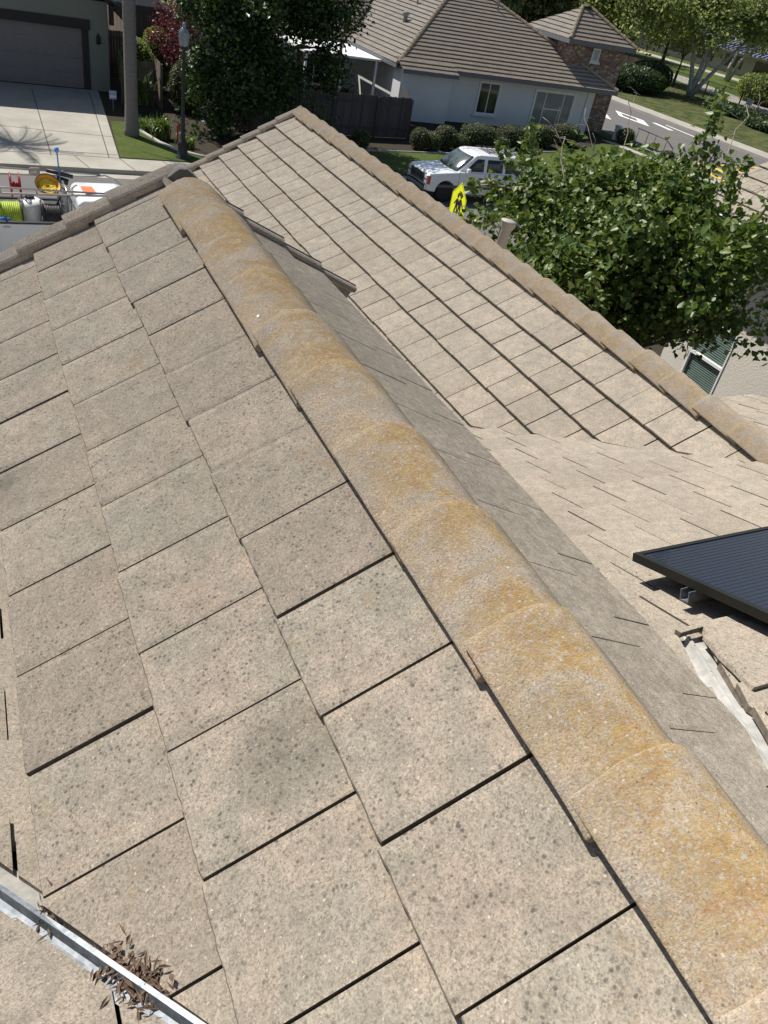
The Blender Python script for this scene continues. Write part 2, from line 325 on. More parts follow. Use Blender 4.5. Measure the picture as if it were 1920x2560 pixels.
# ------------------------------------------------------------------ tiled roofs
def tile_slope(name, mats, parent, O, u, v, rows, t0, t1, w, phase, clips=(), thick=.028, gap=.005, seg=8, jit=1.0, seed=1, lap=.07, lifts={}, body=None):
    """flat concrete tiles: O point on the plane of the butt edges, u along the courses, v down the slope,
    rows [(s_top, s_bottom)]; every tile is its own slab inside one mesh"""
    body = body or thick*.95
    rnd = random.Random(seed); O, u, v = V(O), V(u).normalized(), V(v).normalized(); n = u.cross(v)
    if n.z < 0: n = -n
    mb = MB()
    for ri, (sa, sb) in enumerate(rows):
        ph = phase(ri); L = sb-sa+lap
        j0 = math.floor((t0-ph)/w); j1 = math.ceil((t1-ph)/w)
        for j in range(j0, j1):
            a, b = max(ph+j*w, t0), min(ph+(j+1)*w, t1)
            if b-a < .02: continue
            g = gap*(.5+1.1*rnd.random())*.5*(1 if jit else .6)
            a += g; b -= g*(.5+rnd.random())
            ds = rnd.gauss(0, .0026)*jit; rot = rnd.gauss(0, .005)*jit; dn = abs(rnd.gauss(0, .0014))*jit
            dn += lifts.get((ri, j), 0.0); tw = rnd.gauss(0, .002)*jit
            att = rnd.random(); tp = []; bt = []
            for i in range(seg+1):
                t = a+(b-a)*i/seg; q = (t-(a+b)/2)
                sbot = sb+ds+rot*q+rnd.gauss(0, .0011)*jit
                nb = dn+tw*q/(b-a)+(-.003*jit if i in (0, seg) else 0)
                top = sa-lap; no = -thick*L/(sb-sa)*.9
                P = O+u*t
                tp.append((P+v*top+n*(no+dn), P+v*(sbot-.004)+n*nb, P+v*sbot+n*(nb-.005)))
                bt.append((P+v*top+n*(no+dn-body), P+v*sbot+n*(nb-body)))
            vs = []; fs = []; K = 5
            for (p0, p1, p2), (q0, q1) in zip(tp, bt): vs += [p0, p1, p2, q1, q0]
            for i in range(seg):
                x, y = i*K, (i+1)*K
                for e in range(K): fs.append((x+e, x+(e+1) % K, y+(e+1) % K, y+e))
            fs.append((0, 4, 3, 2, 1)); e = seg*K; fs.append((e, e+1, e+2, e+3, e+4))
            mb.add(vs, fs, 0, att); q0 = len(mb.f)-len(fs)
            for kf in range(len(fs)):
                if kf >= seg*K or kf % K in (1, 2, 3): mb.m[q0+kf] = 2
    s0, s1 = rows[0][0]-.05, rows[-1][1]-.03
    P = [O+u*t+v*s-n*(.075+e) for e in (0, .02) for (t, s) in ((t0, s0), (t1, s0), (t1, s1), (t0, s1))]
    mb.add(P, [(0, 1, 2, 3), (4, 7, 6, 5), (0, 4, 5, 1), (1, 5, 6, 2), (2, 6, 7, 3), (3, 7, 4, 0)], 1)
    me = bpy.data.meshes.new(name); me.from_pydata(mb.v, [], mb.f)
    for m in mats: me.materials.append(m)
    me.polygons.foreach_set('material_index', mb.m)
    at = me.attributes.new('rnd', 'FLOAT', 'FACE'); at.data.foreach_set('value', mb.a)
    out = bmesh.new(); sets = clips if clips and isinstance(clips[0], list) else [clips]
    for cs in sets:                                # each set of cuts gives one piece of the slope
        bm = bmesh.new(); bm.from_mesh(me)
        for (co, no) in cs:                        # keep the side the normal points away from
            r = bmesh.ops.bisect_plane(bm, geom=bm.verts[:]+bm.edges[:]+bm.faces[:], plane_co=co, plane_no=no, clear_outer=True)
            ed = [e for e in r['geom_cut'] if isinstance(e, bmesh.types.BMEdge)]
            bmesh.ops.holes_fill(bm, edges=ed, sides=0)
        bmesh.ops.recalc_face_normals(bm, faces=bm.faces)
        t = bpy.data.meshes.new('t'); bm.to_mesh(t); bm.free(); out.from_mesh(t); bpy.data.meshes.remove(t)
    out.to_mesh(me); out.free(); me.update()
    return link(name, me, parent)
W = .3175
TH = .52378; c30, s30 = math.cos(TH), math.sin(TH); tan30 = math.tan(TH)
def L(x, y, z): return V((x, y, z+H))
house = thing('tile_roof_house', 'near house with two parallel gables of lichen spotted tan concrete tiles', 'house', (0, 0, 0))
XA, ZA, XB, ZB = .8382, -1.2243, 4.7062, -2.4976; CAPW = .31; CR = .225
def zA(x, y): return ZA+(x-XA)*tan30
def zAr(x, y): return ZA-(x-XA-CR)*tan30
def zC(x, y): return -1.40-.38*y
def zB(x, y): return ZB+(x-XB)*tan30
def zBr(x, y): return ZB-(x-XB-CAPW)*tan30
def valley_clip(z1, z2, off):
    """vertical plane through z1 = z2; keeps where z1 > z2, cut back by off"""
    g = lambda x, y: z1(x, y)-z2(x, y)
    gx, gy, g0 = g(1, 0)-g(0, 0), g(0, 1)-g(0, 0), g(0, 0); l2 = gx*gx+gy*gy; ln = math.sqrt(l2)
    p = V((-g0*gx/l2, -g0*gy/l2, 0)); nrm = V((gx/ln, gy/ln, 0))
    return (p+nrm*off, -nrm)
def vflip(z1, z2, off):
    p, n = valley_clip(z1, z2, 0); return (p+n*off, -n)
rowsA = [(-.10, .339), (.339, .694), (.694, 1.037)]
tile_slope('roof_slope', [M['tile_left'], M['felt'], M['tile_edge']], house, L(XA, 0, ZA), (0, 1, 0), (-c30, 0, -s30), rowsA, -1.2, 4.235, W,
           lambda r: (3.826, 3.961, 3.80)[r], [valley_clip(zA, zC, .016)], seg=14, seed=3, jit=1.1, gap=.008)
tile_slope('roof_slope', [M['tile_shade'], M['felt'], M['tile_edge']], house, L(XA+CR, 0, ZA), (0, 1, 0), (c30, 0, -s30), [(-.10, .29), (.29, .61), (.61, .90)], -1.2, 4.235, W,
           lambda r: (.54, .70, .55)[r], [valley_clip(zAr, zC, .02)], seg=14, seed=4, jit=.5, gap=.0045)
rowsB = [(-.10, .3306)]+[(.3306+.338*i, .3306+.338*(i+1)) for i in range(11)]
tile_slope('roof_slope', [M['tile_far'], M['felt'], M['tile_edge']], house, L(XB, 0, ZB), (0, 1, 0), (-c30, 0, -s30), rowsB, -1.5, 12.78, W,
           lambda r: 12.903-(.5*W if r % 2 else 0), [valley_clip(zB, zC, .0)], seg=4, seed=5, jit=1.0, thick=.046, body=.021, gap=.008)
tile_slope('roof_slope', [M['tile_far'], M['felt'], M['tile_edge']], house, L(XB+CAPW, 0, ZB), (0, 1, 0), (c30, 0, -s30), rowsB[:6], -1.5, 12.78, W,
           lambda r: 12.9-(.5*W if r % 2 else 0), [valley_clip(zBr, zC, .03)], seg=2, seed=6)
pC = math.atan(.38); cC, sC = math.cos(pC), math.sin(pC)
rowsC = []; y = 4.83; 
ys = [-1.67+.325*i for i in range(21)]
def rowc(a, b): return ((a)/cC, (b)/cC)
rowsC = [rowc(ys[i], ys[i+1]) for i in range(20)]
def xcut(x, keep_right): return (V((x, 0, 0)), V((-1, 0, 0)) if keep_right else V((1, 0, 0)))
def ycut(y, keep_far): return (V((0, y, 0)), V((0, -1, 0)) if keep_far else V((0, 1, 0)))
def slopeC(xa, xb, sets, seed, lifts={}):
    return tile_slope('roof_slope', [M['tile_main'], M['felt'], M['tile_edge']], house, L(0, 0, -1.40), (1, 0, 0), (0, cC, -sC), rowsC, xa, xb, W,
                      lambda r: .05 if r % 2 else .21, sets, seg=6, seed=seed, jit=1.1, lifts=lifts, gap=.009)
slopeC(-3.2, .54, [[xcut(-.045, False), ycut(1.22, False), valley_clip(zC, zA, .028)], [xcut(-.045, False), ycut(1.22, False), vflip(zC, zA, .05)], [xcut(-.045, False), ycut(1.22, True)], [xcut(-.045, True), valley_clip(zC, zA, .028)]], 7)
slopeC(1.25, 4.9, [[xcut(1.25, True), xcut(1.85, False), valley_clip(zC, zAr, .04)], [xcut(1.85, True), ycut(1.24, False), valley_clip(zC, zAr, .04)], [xcut(1.85, True), ycut(1.24, False), vflip(zC, zAr, .06)], [xcut(1.85, True), ycut(1.24, True), valley_clip(zC, zB, -.05)]], 8, {(8, 5): .02, (8, 6): .03, (7, 6): .012, (7, 5): .03})
slopeC(4.7, 7.22, [[valley_clip(zC, zBr, -.05)]], 9)
# gable-end tiles of the C end (right) are left to the slope's own edge; step flashings under it
# ridge caps -------------------------------------------------------
def cap_mesh(name, mat, w=.335, h=.098, ln=.465, lift=.019, seed=0):
    rnd = random.Random(seed); prof = [(-.5, .0), (-.48, .13), (-.36, .46), (-.23, .78), (-.12, .95), (0, 1.), (.12, .95), (.23, .78), (.36, .46), (.48, .13), (.5, 0.)]
    mb = MB(); NS = 14; t = .018
    rows = []
    for i in range(NS+1):
        q = i/NS; y = -ln*q                      # nose (far, raised) to head (near, low)
        k = 1-.02*q; lf = lift*(1-q)
        e = .006*math.sin(min(1, (1-q)*8)*math.pi/2)-.006
        row = []
        for (px, pz) in prof:
            wob = .003*(noise.noise(V((px*7+seed, y*9, seed*1.7))))
            row.append(V((px*w*k, y+(0.004*noise.noise(V((px*20, seed, 0))) if i == 0 else 0), pz*(h-.01*q)+lf+wob+e)))
        rows.append(row)
    n = len(prof); vs = [p for r in rows for p in r]; fs = []
    for i in range(NS):
        for j in range(n-1): fs.append((i*n+j, i*n+j+1, (i+1)*n+j+1, (i+1)*n+j))
    b = len(vs); vs += [p-V((p.x*.16, 0, t)) for p in vs]
    for i in range(NS):
        for j in range(n-1): fs.append((b+i*n+j, b+(i+1)*n+j, b+(i+1)*n+j+1, b+i*n+j+1))
    for i in range(NS):
        fs.append((i*n, (i+1)*n, b+(i+1)*n, b+i*n)); fs.append((i*n+n-1, b+i*n+n-1, b+(i+1)*n+n-1, (i+1)*n+n-1))
    for j in range(n-1):
        fs.append((j, b+j, b+j+1, j+1)); e = NS*n; fs.append((e+j, e+j+1, b+e+j+1, b+e+j))
    mb.add(vs, fs, 0, .5, True)
    o = mb.build(name, mat, house); fixnormals(o)
    b = o.modifiers.new('bevel', 'BEVEL'); b.width = .006; b.segments = 2; b.limit_method = 'ANGLE'; b.angle_limit = R(50)
    return o
rnd = random.Random(11)
ends = [.447+.3885*i for i in range(-4, 10)]
for i, e in enumerate(ends):
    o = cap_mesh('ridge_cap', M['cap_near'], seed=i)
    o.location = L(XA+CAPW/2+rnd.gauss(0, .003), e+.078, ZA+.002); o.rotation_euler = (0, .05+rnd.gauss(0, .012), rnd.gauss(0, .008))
for i in range(36):
    e = 12.72-.381*i
    if e < 1.0: break
    o = cap_mesh('ridge_cap', M['cap_far'], seed=50+i, lift=.032)
    o.location = L(XB+CAPW/2+rnd.gauss(0, .004), e, ZB+.002); o.rotation_euler = (0, rnd.gauss(0, .015), rnd.gauss(0, .01))
# rake (barge) tiles ----------------------------------------------
def rake(x_hi, z_hi, sx, y, ln, wid, seed, nm='rake_tile', hs=1., drop=.16):
    """one barge tile: x_hi upper end, runs down the slope in direction sx; rounded outer shoulder"""
    mb = MB(); d = V((sx*c30, 0, -s30)); n = V((sx*s30, 0, c30)); yv = V((0, 1, 0)); t = .024
    prof = [(0, -.012), (0, .016*hs), (.012, .030*hs), (.05, .044*hs), (wid-.03, .05*hs), (wid-.008, .04*hs), (wid, .01), (wid, -drop), (wid-t, -drop), (wid-t, -.03)]
    A = L(x_hi, y, z_hi)
    P0 = [A+yv*a+n*(b-.014) for a, b in prof]; P1 = [A+d*ln+yv*a+n*(b+.016) for a, b in prof]
    k = len(prof); mb.add(P0+P1, [(i, (i+1) % k, k+(i+1) % k, k+i) for i in range(k)]+[tuple(range(k))[::-1], tuple(range(k, 2*k))], 0, random.Random(seed).random())
    o = mb.build(nm, M['rake'], house); fixnormals(o)
    b = o.modifiers.new('bevel', 'BEVEL'); b.width = .006; b.segments = 2; b.limit_method = 'ANGLE'; b.angle_limit = R(40); return o
xr = XA+CAPW/2
sp = .262
for i in range(4):
    x = (.97, .755, .515, .275)[i]; rake(x, zA(x, 0), -1, 4.215, .375, .105, i)
    x = xr*2-(.97, .72, .47, .22)[i]; rake(x, zAr(x, 0), 1, 4.235, .355, .065, 20+i, hs=.55)
xrb = XB+CAPW/2
for i in range(13):
    x = xrb-.03-.273*i; rake(x, zB(x, 0), -1, 12.74, .40, .115, 40+i)
    if i < 8: x = xrb+.03+.273*i; rake(x, zBr(x, 0), 1, 12.74, .40, .115, 60+i)
mb = MB()
mb.prism([L(xr-.11, 4.20, ZA-.02), L(xr-.08, 4.20, ZA+.06), L(xr-.02, 4.20, ZA+.105), L(xr+.02, 4.20, ZA+.105), L(xr+.08, 4.20, ZA+.06), L(xr+.11, 4.20, ZA-.02)], (0, .12, 0))
fixnormals(mb.build('mortar_bedding', M['mortar'], house, bevel=.01)); mb = MB()
mb.prism([L(xrb-.10, 12.73, ZB-.02), L(xrb-.06, 12.73, ZB+.11), L(xrb, 12.73, ZB+.14), L(xrb+.06, 12.73, ZB+.11), L(xrb+.10, 12.73, ZB-.02)], (0, .10, 0))
fixnormals(mb.build('mortar_bedding', M['mortar'], house, bevel=.01))
# valley flashings -------------------------------------------------
def valley(z1, z2, y0, y1, sgn, mat, wa=.16, wb=.14, rib=.02):
    """sgn: side (x) on which z1 rules"""
    g = lambda x, y: z1(x, y)-z2(x, y)
    gx = g(1, 0)-g(0, 0); xv = lambda y: -(g(0, y))/gx
    mb = MB(); N = 24; prof = []
    for i in range(N+1):
        y = y0+(y1-y0)*i/N; x = xv(y); wv = .006*noise.noise(V((y*6, 3, 0)))
        row = []
        for t, hh in ((-wb, -.03), (-.022, -.026), (-.012, -.022), (-.006, rib), (.006, rib), (.012, -.022), (.022, -.034), (wa, -.036)):
            xx = x+t*sgn; z = z1(xx, y) if t > 0 and (y < (.86 if sgn > 0 else .70)) else z2(xx, y)
            row.append(L(xx, y, z+hh+wv*(abs(t) > .04)))
        prof.append(row)
    n = 8; vs = [p for r in prof for p in r]; fs = []; mi = []
    for i in range(N):
        for j in range(n-1): fs.append((i*n+j, i*n+j+1, (i+1)*n+j+1, (i+1)*n+j))
    mb.add(vs, fs); mb.m = [1 if (k % (n-1)) >= 5 else 0 for k in range(len(fs))]
    o = mb.build('valley_flashing', mat or [M['galv'], M['valley']], house); fixnormals(o)
    s = o.modifiers.new('solid', 'SOLIDIFY'); s.thickness = .0015
    return o
valley(zA, zC, -.6, 1.22, 1, None, wa=.075, wb=.05, rib=.008)
valley(zAr, zC, -.6, 1.30, -1, [M['valley_pale'], M['valley_pale']], wa=.12, wb=.07, rib=-.012)
# cut tiles lying loose beside the right-hand valley
def loose(pts, lift, tx, ty):
    cx = sum(p[0] for p in pts)/len(pts); cy = sum(p[1] for p in pts)/len(pts); P = []
    n_ = len(pts)
    for i in range(n_):                                  # rough broken outline
        a, b = pts[i], pts[(i+1) % n_]
        for j in range(6):
            q = j/6; w = .006*noise.noise(V((a[0]*30+j, a[1]*30, 1.))) if j else 0
            x, y = a[0]+(b[0]-a[0])*q+w, a[1]+(b[1]-a[1])*q+w; P.append(L(x, y, zC(x, y)+lift+(x-cx)*tx+(y-cy)*ty))
    mb = MB(); mb.prism(P, (0, 0, .024), 0, .7); o = fixnormals(mb.build('loose_tile', M['tile_left'], house)); b = o.modifiers.new('bevel', 'BEVEL'); b.width = .004; b.segments = 2; b.limit_method = 'ANGLE'; b.angle_limit = R(50)
loose([(2.175, 1.19), (2.44, 1.215), (2.48, .87), (2.03, .88), (2.10, 1.05)], .006, -.03, .02)
loose([(1.97, .80), (2.32, .83), (2.36, .53), (1.82, .55), (1.90, .69)], .012, -.05, .03)
# vent pipe ----------------------------------------------------------
vp = V((5.30, 7.26)); mb = MB()
zt = -2.30
mb.lathe([(.058, -.75), (.058, -.085), (.062, -.08), (.085, -.045), (.088, -.005), (.093, 0), (.093, .012), (.02, .018)], L(5.32, 7.28, zt), 24, axis=V((.10, -.02, 1)))
mb.build('vent_pipe', M['vent'], house)
# walls of the near house -----------------------------------------------
mb = MB()
mb.prism([L(.02, 4.02, -8), L(.02, 4.02, -1.86), L(xr, 4.02, -1.33), L(1.78, 4.02, -1.86), L(1.78, 4.02, -8)], (0, .14, 0))
mb.prism([L(1.7, 12.5, -8), L(1.7, 12.5, -4.4), L(xrb, 12.5, -2.62), L(6.5, 12.5, -3.60), L(6.5, 12.5, -8)], (0, .16, 0))
mb.bb(6.3, 6.46, 3.5, 12.49, H-8, H-3.75); mb.bb(1.72, 1.88, 4.45, 12.49, H-8, H-4.5)
mb.bb(-3, 1.69, 4.25, 4.41, H-8, H-3.25); mb.bb(6.47, 7.0, 4.25, 4.41, H-8, H-3.25); mb.bb(6.85, 7.0, -2, 4.24, H-8, H-3.3)
mb.build('wall', M['stucco_cream'], house)
# ------------------------------------------------------------------ solar panel
sp_ = thing('solar_panel', 'dark blue solar panel raised on a silver rail above the pale roof tiles', 'solar panel', L(2.365, 1.715, 0))
nC = V((0, sC, cC)); uC = V((1, 0, 0)); vC = V((0, cC, -sC)); o0 = sp_.location
def PC(x, s, h): return V((x, s*cC, -s*sC))+nC*h                   # offsets on the C plane from the panel corner
base = L(2.365, 1.715, zC(0, 1.715))-o0
mb = MB()
def pbox(mb, x0, x1, s0, s1, h0, h1, mi=0):
    P = [base+PC(x, s, h) for h in (h0, h1) for s in (s0, s1) for x in (x0, x1)]
    mb.add(P, [(0, 2, 3, 1), (4, 5, 7, 6), (0, 1, 5, 4), (2, 6, 7, 3), (0, 4, 6, 2), (1, 3, 7, 5)], mi)
LX, LS = 1.05, 1.75; h0, h1 = .085, .122; e = .026
pbox(mb, 0, e, -LS, 0, h0, h1); pbox(mb, LX-e, LX, -LS, 0, h0, h1); pbox(mb, e+.0005, LX-e-.0005, -e, 0, h0, h1-.0008); pbox(mb, e+.0005, LX-e-.0005, -LS, -LS+e, h0, h1-.0008)
fixnormals(mb.build('frame', M['panel_frame'], sp_))
mb = MB(); pbox(mb, e+.001, LX-e-.001, -LS+e+.001, -e-.001, h1-.02, h1-.005)
cl = fixnormals(mb.build('cell_sheet', M['cells'], sp_))
mb = MB()
for i in range(1, 64):
    s = -LS+e+(LS-2*e)*i/64; pbox(mb, e+.004, LX-e-.004, s-.0006, s+.0006, h1-.0049, h1-.0042)
mb.build('busbar', M['panel_line'], sp_)
for s in (-.33, -1.3):
    mb = MB(); a, b = -.055+.02, LX
    pbox(mb, a, b, s-.022, s-.018, .035, .082); pbox(mb, a, b, s+.018, s+.022, .035, .082); pbox(mb, a, b, s-.0179, s+.0179, .035, .039)
    for xx in (.3, .8): pbox(mb, xx-.03, xx+.03, s-.03, s+.03, .0, .0349)
    fixnormals(mb.build('mounting_rail', M['galv'], sp_))
# ------------------------------------------------------------------ ground, street, lots
def sheet(name, pts, z, mat, zb=None, kind='structure'):
    """flat slab with top at z; pts counter-clockwise in plan"""
    mb = MB(); zb = z-.2 if zb is None else zb
    mb.prism([V((x, y, zb)) for x, y in pts], (0, 0, z-zb)); o = fixnormals(mb.build(name, mat)); o['kind'] = kind; return o
def rect(x0, x1, y0, y1): return [(x0, y0), (x1, y0), (x1, y1), (x0, y1)]
def arc(cx, cy, r, a0, a1, n=10): return [(cx+r*math.cos(R(a0+(a1-a0)*i/n)), cy+r*math.sin(R(a0+(a1-a0)*i/n))) for i in range(n+1)]
G = .15
sheet('ground', rect(-300, 420, -120, 600), -.03, M['dry'], -.5)
sheet('street', rect(-70, 120, 17.6, 29.6), .0, M['asphalt'], -.1)
sheet('cross_street', rect(38.4, 50.2, 29.61, 160), .0005, M['asphalt'], -.1)
sheet('far_lot', [(-70, 29.32)]+arc(34.4, 33.3, 4.0, -90, 0)+[(38.4, 160), (-70, 160)], .138, M['mulch'], -.1)
sheet('sidewalk', [(-70, 29.3)]+arc(34.38, 33.32, 4.02, -90, 0)+[(38.4, 34.5), (36.9, 34.5)]+arc(33.6, 34.0, 3.25, 0, -90)+[(-70, 30.75)], G, M['concrete'], -.1)
sheet('gutter', rect(-70, 34, 28.75, 29.298), .006, M['concrete'], -.08)
sheet('kerb', rect(38.25, 38.42, 34.52, 120), G+.004, M['concrete'], -.08)
sheet('path', [(36.9, 34.52), (38.1, 34.52), (37.3, 41), (35.9, 41.8), (35.9, 41)], G+.002, M['concrete'], -.08)
sheet('driveway', [(-3.5, 30.752), (4.97, 30.752), (5.95, 41.98), (-3.5, 41.98)], G+.004, M['concrete'], -.08)
def strip(mb, a, b, w, z, mi=0):
    a, b = V((*a, 0)), V((*b, 0)); d = (b-a).normalized(); n = V((-d.y, d.x, 0))*w/2
    mb.add([a-n+V((0, 0, z)), b-n+V((0, 0, z)), b+n+V((0, 0, z)), a+n+V((0, 0, z))], [(0, 1, 2, 3)], mi)
mb = MB()
for a, b in (((3.02, 40.9), (2.68, 30.6)), ((5.48, 41.5), (4.62, 30.77)), ((0.2, 41), (.2, 30.6)), ((-3, 34.7), (5.25, 33.7)), ((-3, 31.35), (4.98, 31.15))): strip(mb, a, b, .035, G+.0085)
mb.build('driveway_joint', M['joint'])['kind'] = 'structure'
mb = MB()
for i in range(-12, 18):
    x = 1.98+1.52*i; strip(mb, (x-.05, 30.74), (x+.25, 29.32), .03, G+.0045)
strip(mb, (-20, 30.752), (32, 30.752), .03, G+.0045)
mb.build('sidewalk_joint', M['joint'])['kind'] = 'structure'
sheet('lawn', [(5.0, 30.77), (8.9, 30.77), (8.9, 31.2)]+[(8.1, 31.6), (7.4, 32.2), (6.9, 33.2), (6.55, 34.6), (6.35, 36.2), (5.55, 36.2)], G+.03, M['lawn'], -.05)
sheet('lawn', [(11.5, 30.77), (33.4, 30.77)]+arc(33.4, 34.0, 3.2, -90, 0)+[(35.6, 41), (30.5, 37.6), (26, 36.2), (21, 34.95), (16.5, 34.35), (11.5, 34.0)], G+.03, M['lawn'], -.05)
sheet('lawn', [(37.05, 36), (38.2, 36), (38.2, 46), (36.4, 46)], G+.02, M['lawn'], -.05)
mb = MB(); mb.tube([(6.38, 36.2, G+.03), (6.55, 34.6, G+.04), (6.92, 33.2, G+.04), (7.42, 32.2, G+.04), (8.1, 31.6, G+.04), (9.2, 31.25, G+.04), (11.6, 31.2, G+.03)], .07, 8)
tag(mb.build('garden_edging', plain('pale_edging_stone', (.42, .40, .36), .9, .2, 20)), 'curved pale stone edging between the palm lawn and the planting bed', 'edging')
mb = MB(); mb.tube([(14, 34.25, G+.03), (16.5, 34.42, G+.03), (21, 35.02, G+.03), (26, 36.27, G+.03), (30.5, 37.7, G+.03)], .06, 8)
tag(mb.build('garden_edging', plain('grey_edging', (.26, .26, .25), .9, .2, 20)), 'long grey edging between the side lawn and the clipped hedges', 'edging')
# far side of the cross street: school grounds
sheet('school_lot', [(50.2, 20), (240, 20), (240, 240), (50.2, 240)], .14, M['dry'], -.1)
sheet('school_lawn', [(52.0, 20), (69.5, 52), (70.5, 86), (60, 112), (52.0, 112)], .165, M['shade_grass'], .0)
sheet('school_lawn', [(70.6, 50), (105, 66), (105, 112), (70.6, 112)], .17, M['lawn'], .0)
sheet('school_path', [(70.3, 58), (75, 58), (82, 84), (78, 112), (74, 112), (77.5, 84)], .19, M['concrete'], .0)
sheet('school_path', [(90, 70), (93, 68), (99, 88), (98, 112), (95, 112), (95.5, 88)], .195, M['concrete'], .0)
sheet('kerb', rect(50.0, 50.5, 40.5, 120), G+.01, M['concrete'], -.08)
sheet('red_kerb', rect(49.99, 50.51, 29.5, 40.4), G+.012, M['red_paint'], -.08)
sheet('sidewalk', rect(50.52, 52.2, 29.0, 120), G+.004, M['concrete'], .0)
sheet('near_lot', rect(-60, 110, -60, 17.6), .14, M['mulch'], -.1)
sheet('sidewalk', rect(-60, 110, 16.1, 17.62), G, M['concrete'], -.1)
sheet('driveway', rect(-2.0, 1.4, 4.6, 16.05), G+.004, M['concrete'], -.08)
sheet('driveway', rect(2.2, 6.6, 12.7, 16.05), G+.004, M['concrete'], -.08)
mb = MB()
for i in range(6):                                     # school crosswalk bars
    x = 39.7+1.75*i; strip(mb, (x+.2, 37.9), (x-.2, 34.7), .55, .006)
strip(mb, (38.7, 38.1), (50, 38.7), .28, .0065); strip(mb, (38.7, 34.4), (50, 35.0), .28, .0065)
mb.build('crosswalk', M['yellow_paint'])['kind'] = 'structure'
# white lettering on the cross street: two stretched hollow wedges and a stroke
mb = MB()
def wedge(x, y, l, w):
    o = [(x, y), (x+w, y+l*.42), (x+w*.75, y+l), (x-w*.25, y+l*.6)]
    i = [(x+w*.15, y+l*.30), (x+w*.72, y+l*.50), (x+w*.60, y+l*.82), (x+w*.05, y+l*.60)]
    vs = [(a, b, .007) for a, b in o+i]; mb.add(vs, [(k, (k+1) % 4, 4+(k+1) % 4, 4+k) for k in range(4)])
wedge(43.2, 49.9, 5.2, 1.25); wedge(46.0, 48.8, 5.4, 1.35)
strip(mb, (48.0, 50.6), (47.7, 48.2), .42, .007); strip(mb, (48.9, 50.2), (48.6, 46.4), .2, .007)
mb.build('road_lettering', M['white_paint'])['kind'] = 'structure'
# ------------------------------------------------------------------ foliage builders
def heart(): return [(0, 0), (.36, -.12), (.50, .18), (.34, .62), (0, 1.0), (-.34, .62), (-.50, .18), (-.36, -.12)]
def leaf_mesh(name, pts, mat, parent, size, shape='diamond', up=.35, seed=0, droop=0., shade=None):
    """pts: (position, outward direction); one small face fan per leaf"""
    rnd = random.Random(seed); v = []; fcs = []; at = []
    for (p, o) in pts:
        s = size*rnd.uniform(.6, 1.25)
        n = V((rnd.gauss(0, .6), rnd.gauss(0, .6), rnd.gauss(up, .55)))+o*.55
        if n.length < .01: n = V((0, 0, 1))
        n.normalize(); t = V((rnd.gauss(0, 1), rnd.gauss(0, 1), rnd.gauss(-droop, .6))); t = (t-n*t.dot(n))
        if t.length < .01: continue
        t.normalize(); b = n.cross(t); k = len(v); cl = .16*s
        if shape == 'heart':
            for (x, y) in heart(): v.append(p+b*x*s*.95+t*(y-.3)*s+n*(abs(x)*cl*1.2-max(0, y-.5)*cl))
            fcs += [(k, k+1, k+2, k+3, k+4), (k, k+4, k+5, k+6, k+7)]; a = rnd.random(); at += [a, a]
        else:
            v += [p-t*s*.5, p+b*s*.30+n*cl*.4, p+t*s*.5, p-b*s*.30+n*cl*.4]; fcs.append((k, k+1, k+2, k+3)); at.append(rnd.random())
    me = bpy.data.meshes.new(name); me.from_pydata([tuple(q) for q in v], [], fcs); me.materials.append(mat)
    a = me.attributes.new('rnd', 'FLOAT', 'FACE'); a.data.foreach_set('value', at); me.update()
    return link(name, me, parent)
def cloud(n, blobs, rnd, clump=.35, nclump=60, surf=.6):
    """points in clumps spread through several ellipsoids, with real gaps between the clumps"""
    vol = [b[1][0]*b[1][1]*b[1][2] for b in blobs]; tot = sum(vol); out = []
    for (c, r), w in zip(blobs, vol):
        m = max(4, int(nclump*w/tot)); per = int(n*w/tot/m)
        for _ in range(m):
            d = V((rnd.gauss(0, 1), rnd.gauss(0, 1), rnd.gauss(0, 1))).normalized()
            q = rnd.uniform(surf, 1.) if rnd.random() < .75 else rnd.uniform(.1, surf)
            cc = V((d.x*r[0], d.y*r[1], d.z*r[2]))*q
            cs = clump*rnd.uniform(.6, 1.4)
            for _ in range(per):
                e = V([max(-1.7, min(1.7, rnd.gauss(0, k))) for k in (1, 1, .75)])*cs*.5
                out.append((V(c)+cc+e, d))
    return out
def limb_paths(base, tips, rnd, wob=.12):
    for t in tips:
        P = []
        for i in range(6):
            q = i/5; p = V(base).lerp(V(t), q); w = math.sin(q*math.pi)*wob*(V(t)-V(base)).length
            P.append(p+V((rnd.gauss(0, 1), rnd.gauss(0, 1), rnd.gauss(0, .5)))*w*.4)
        yield P
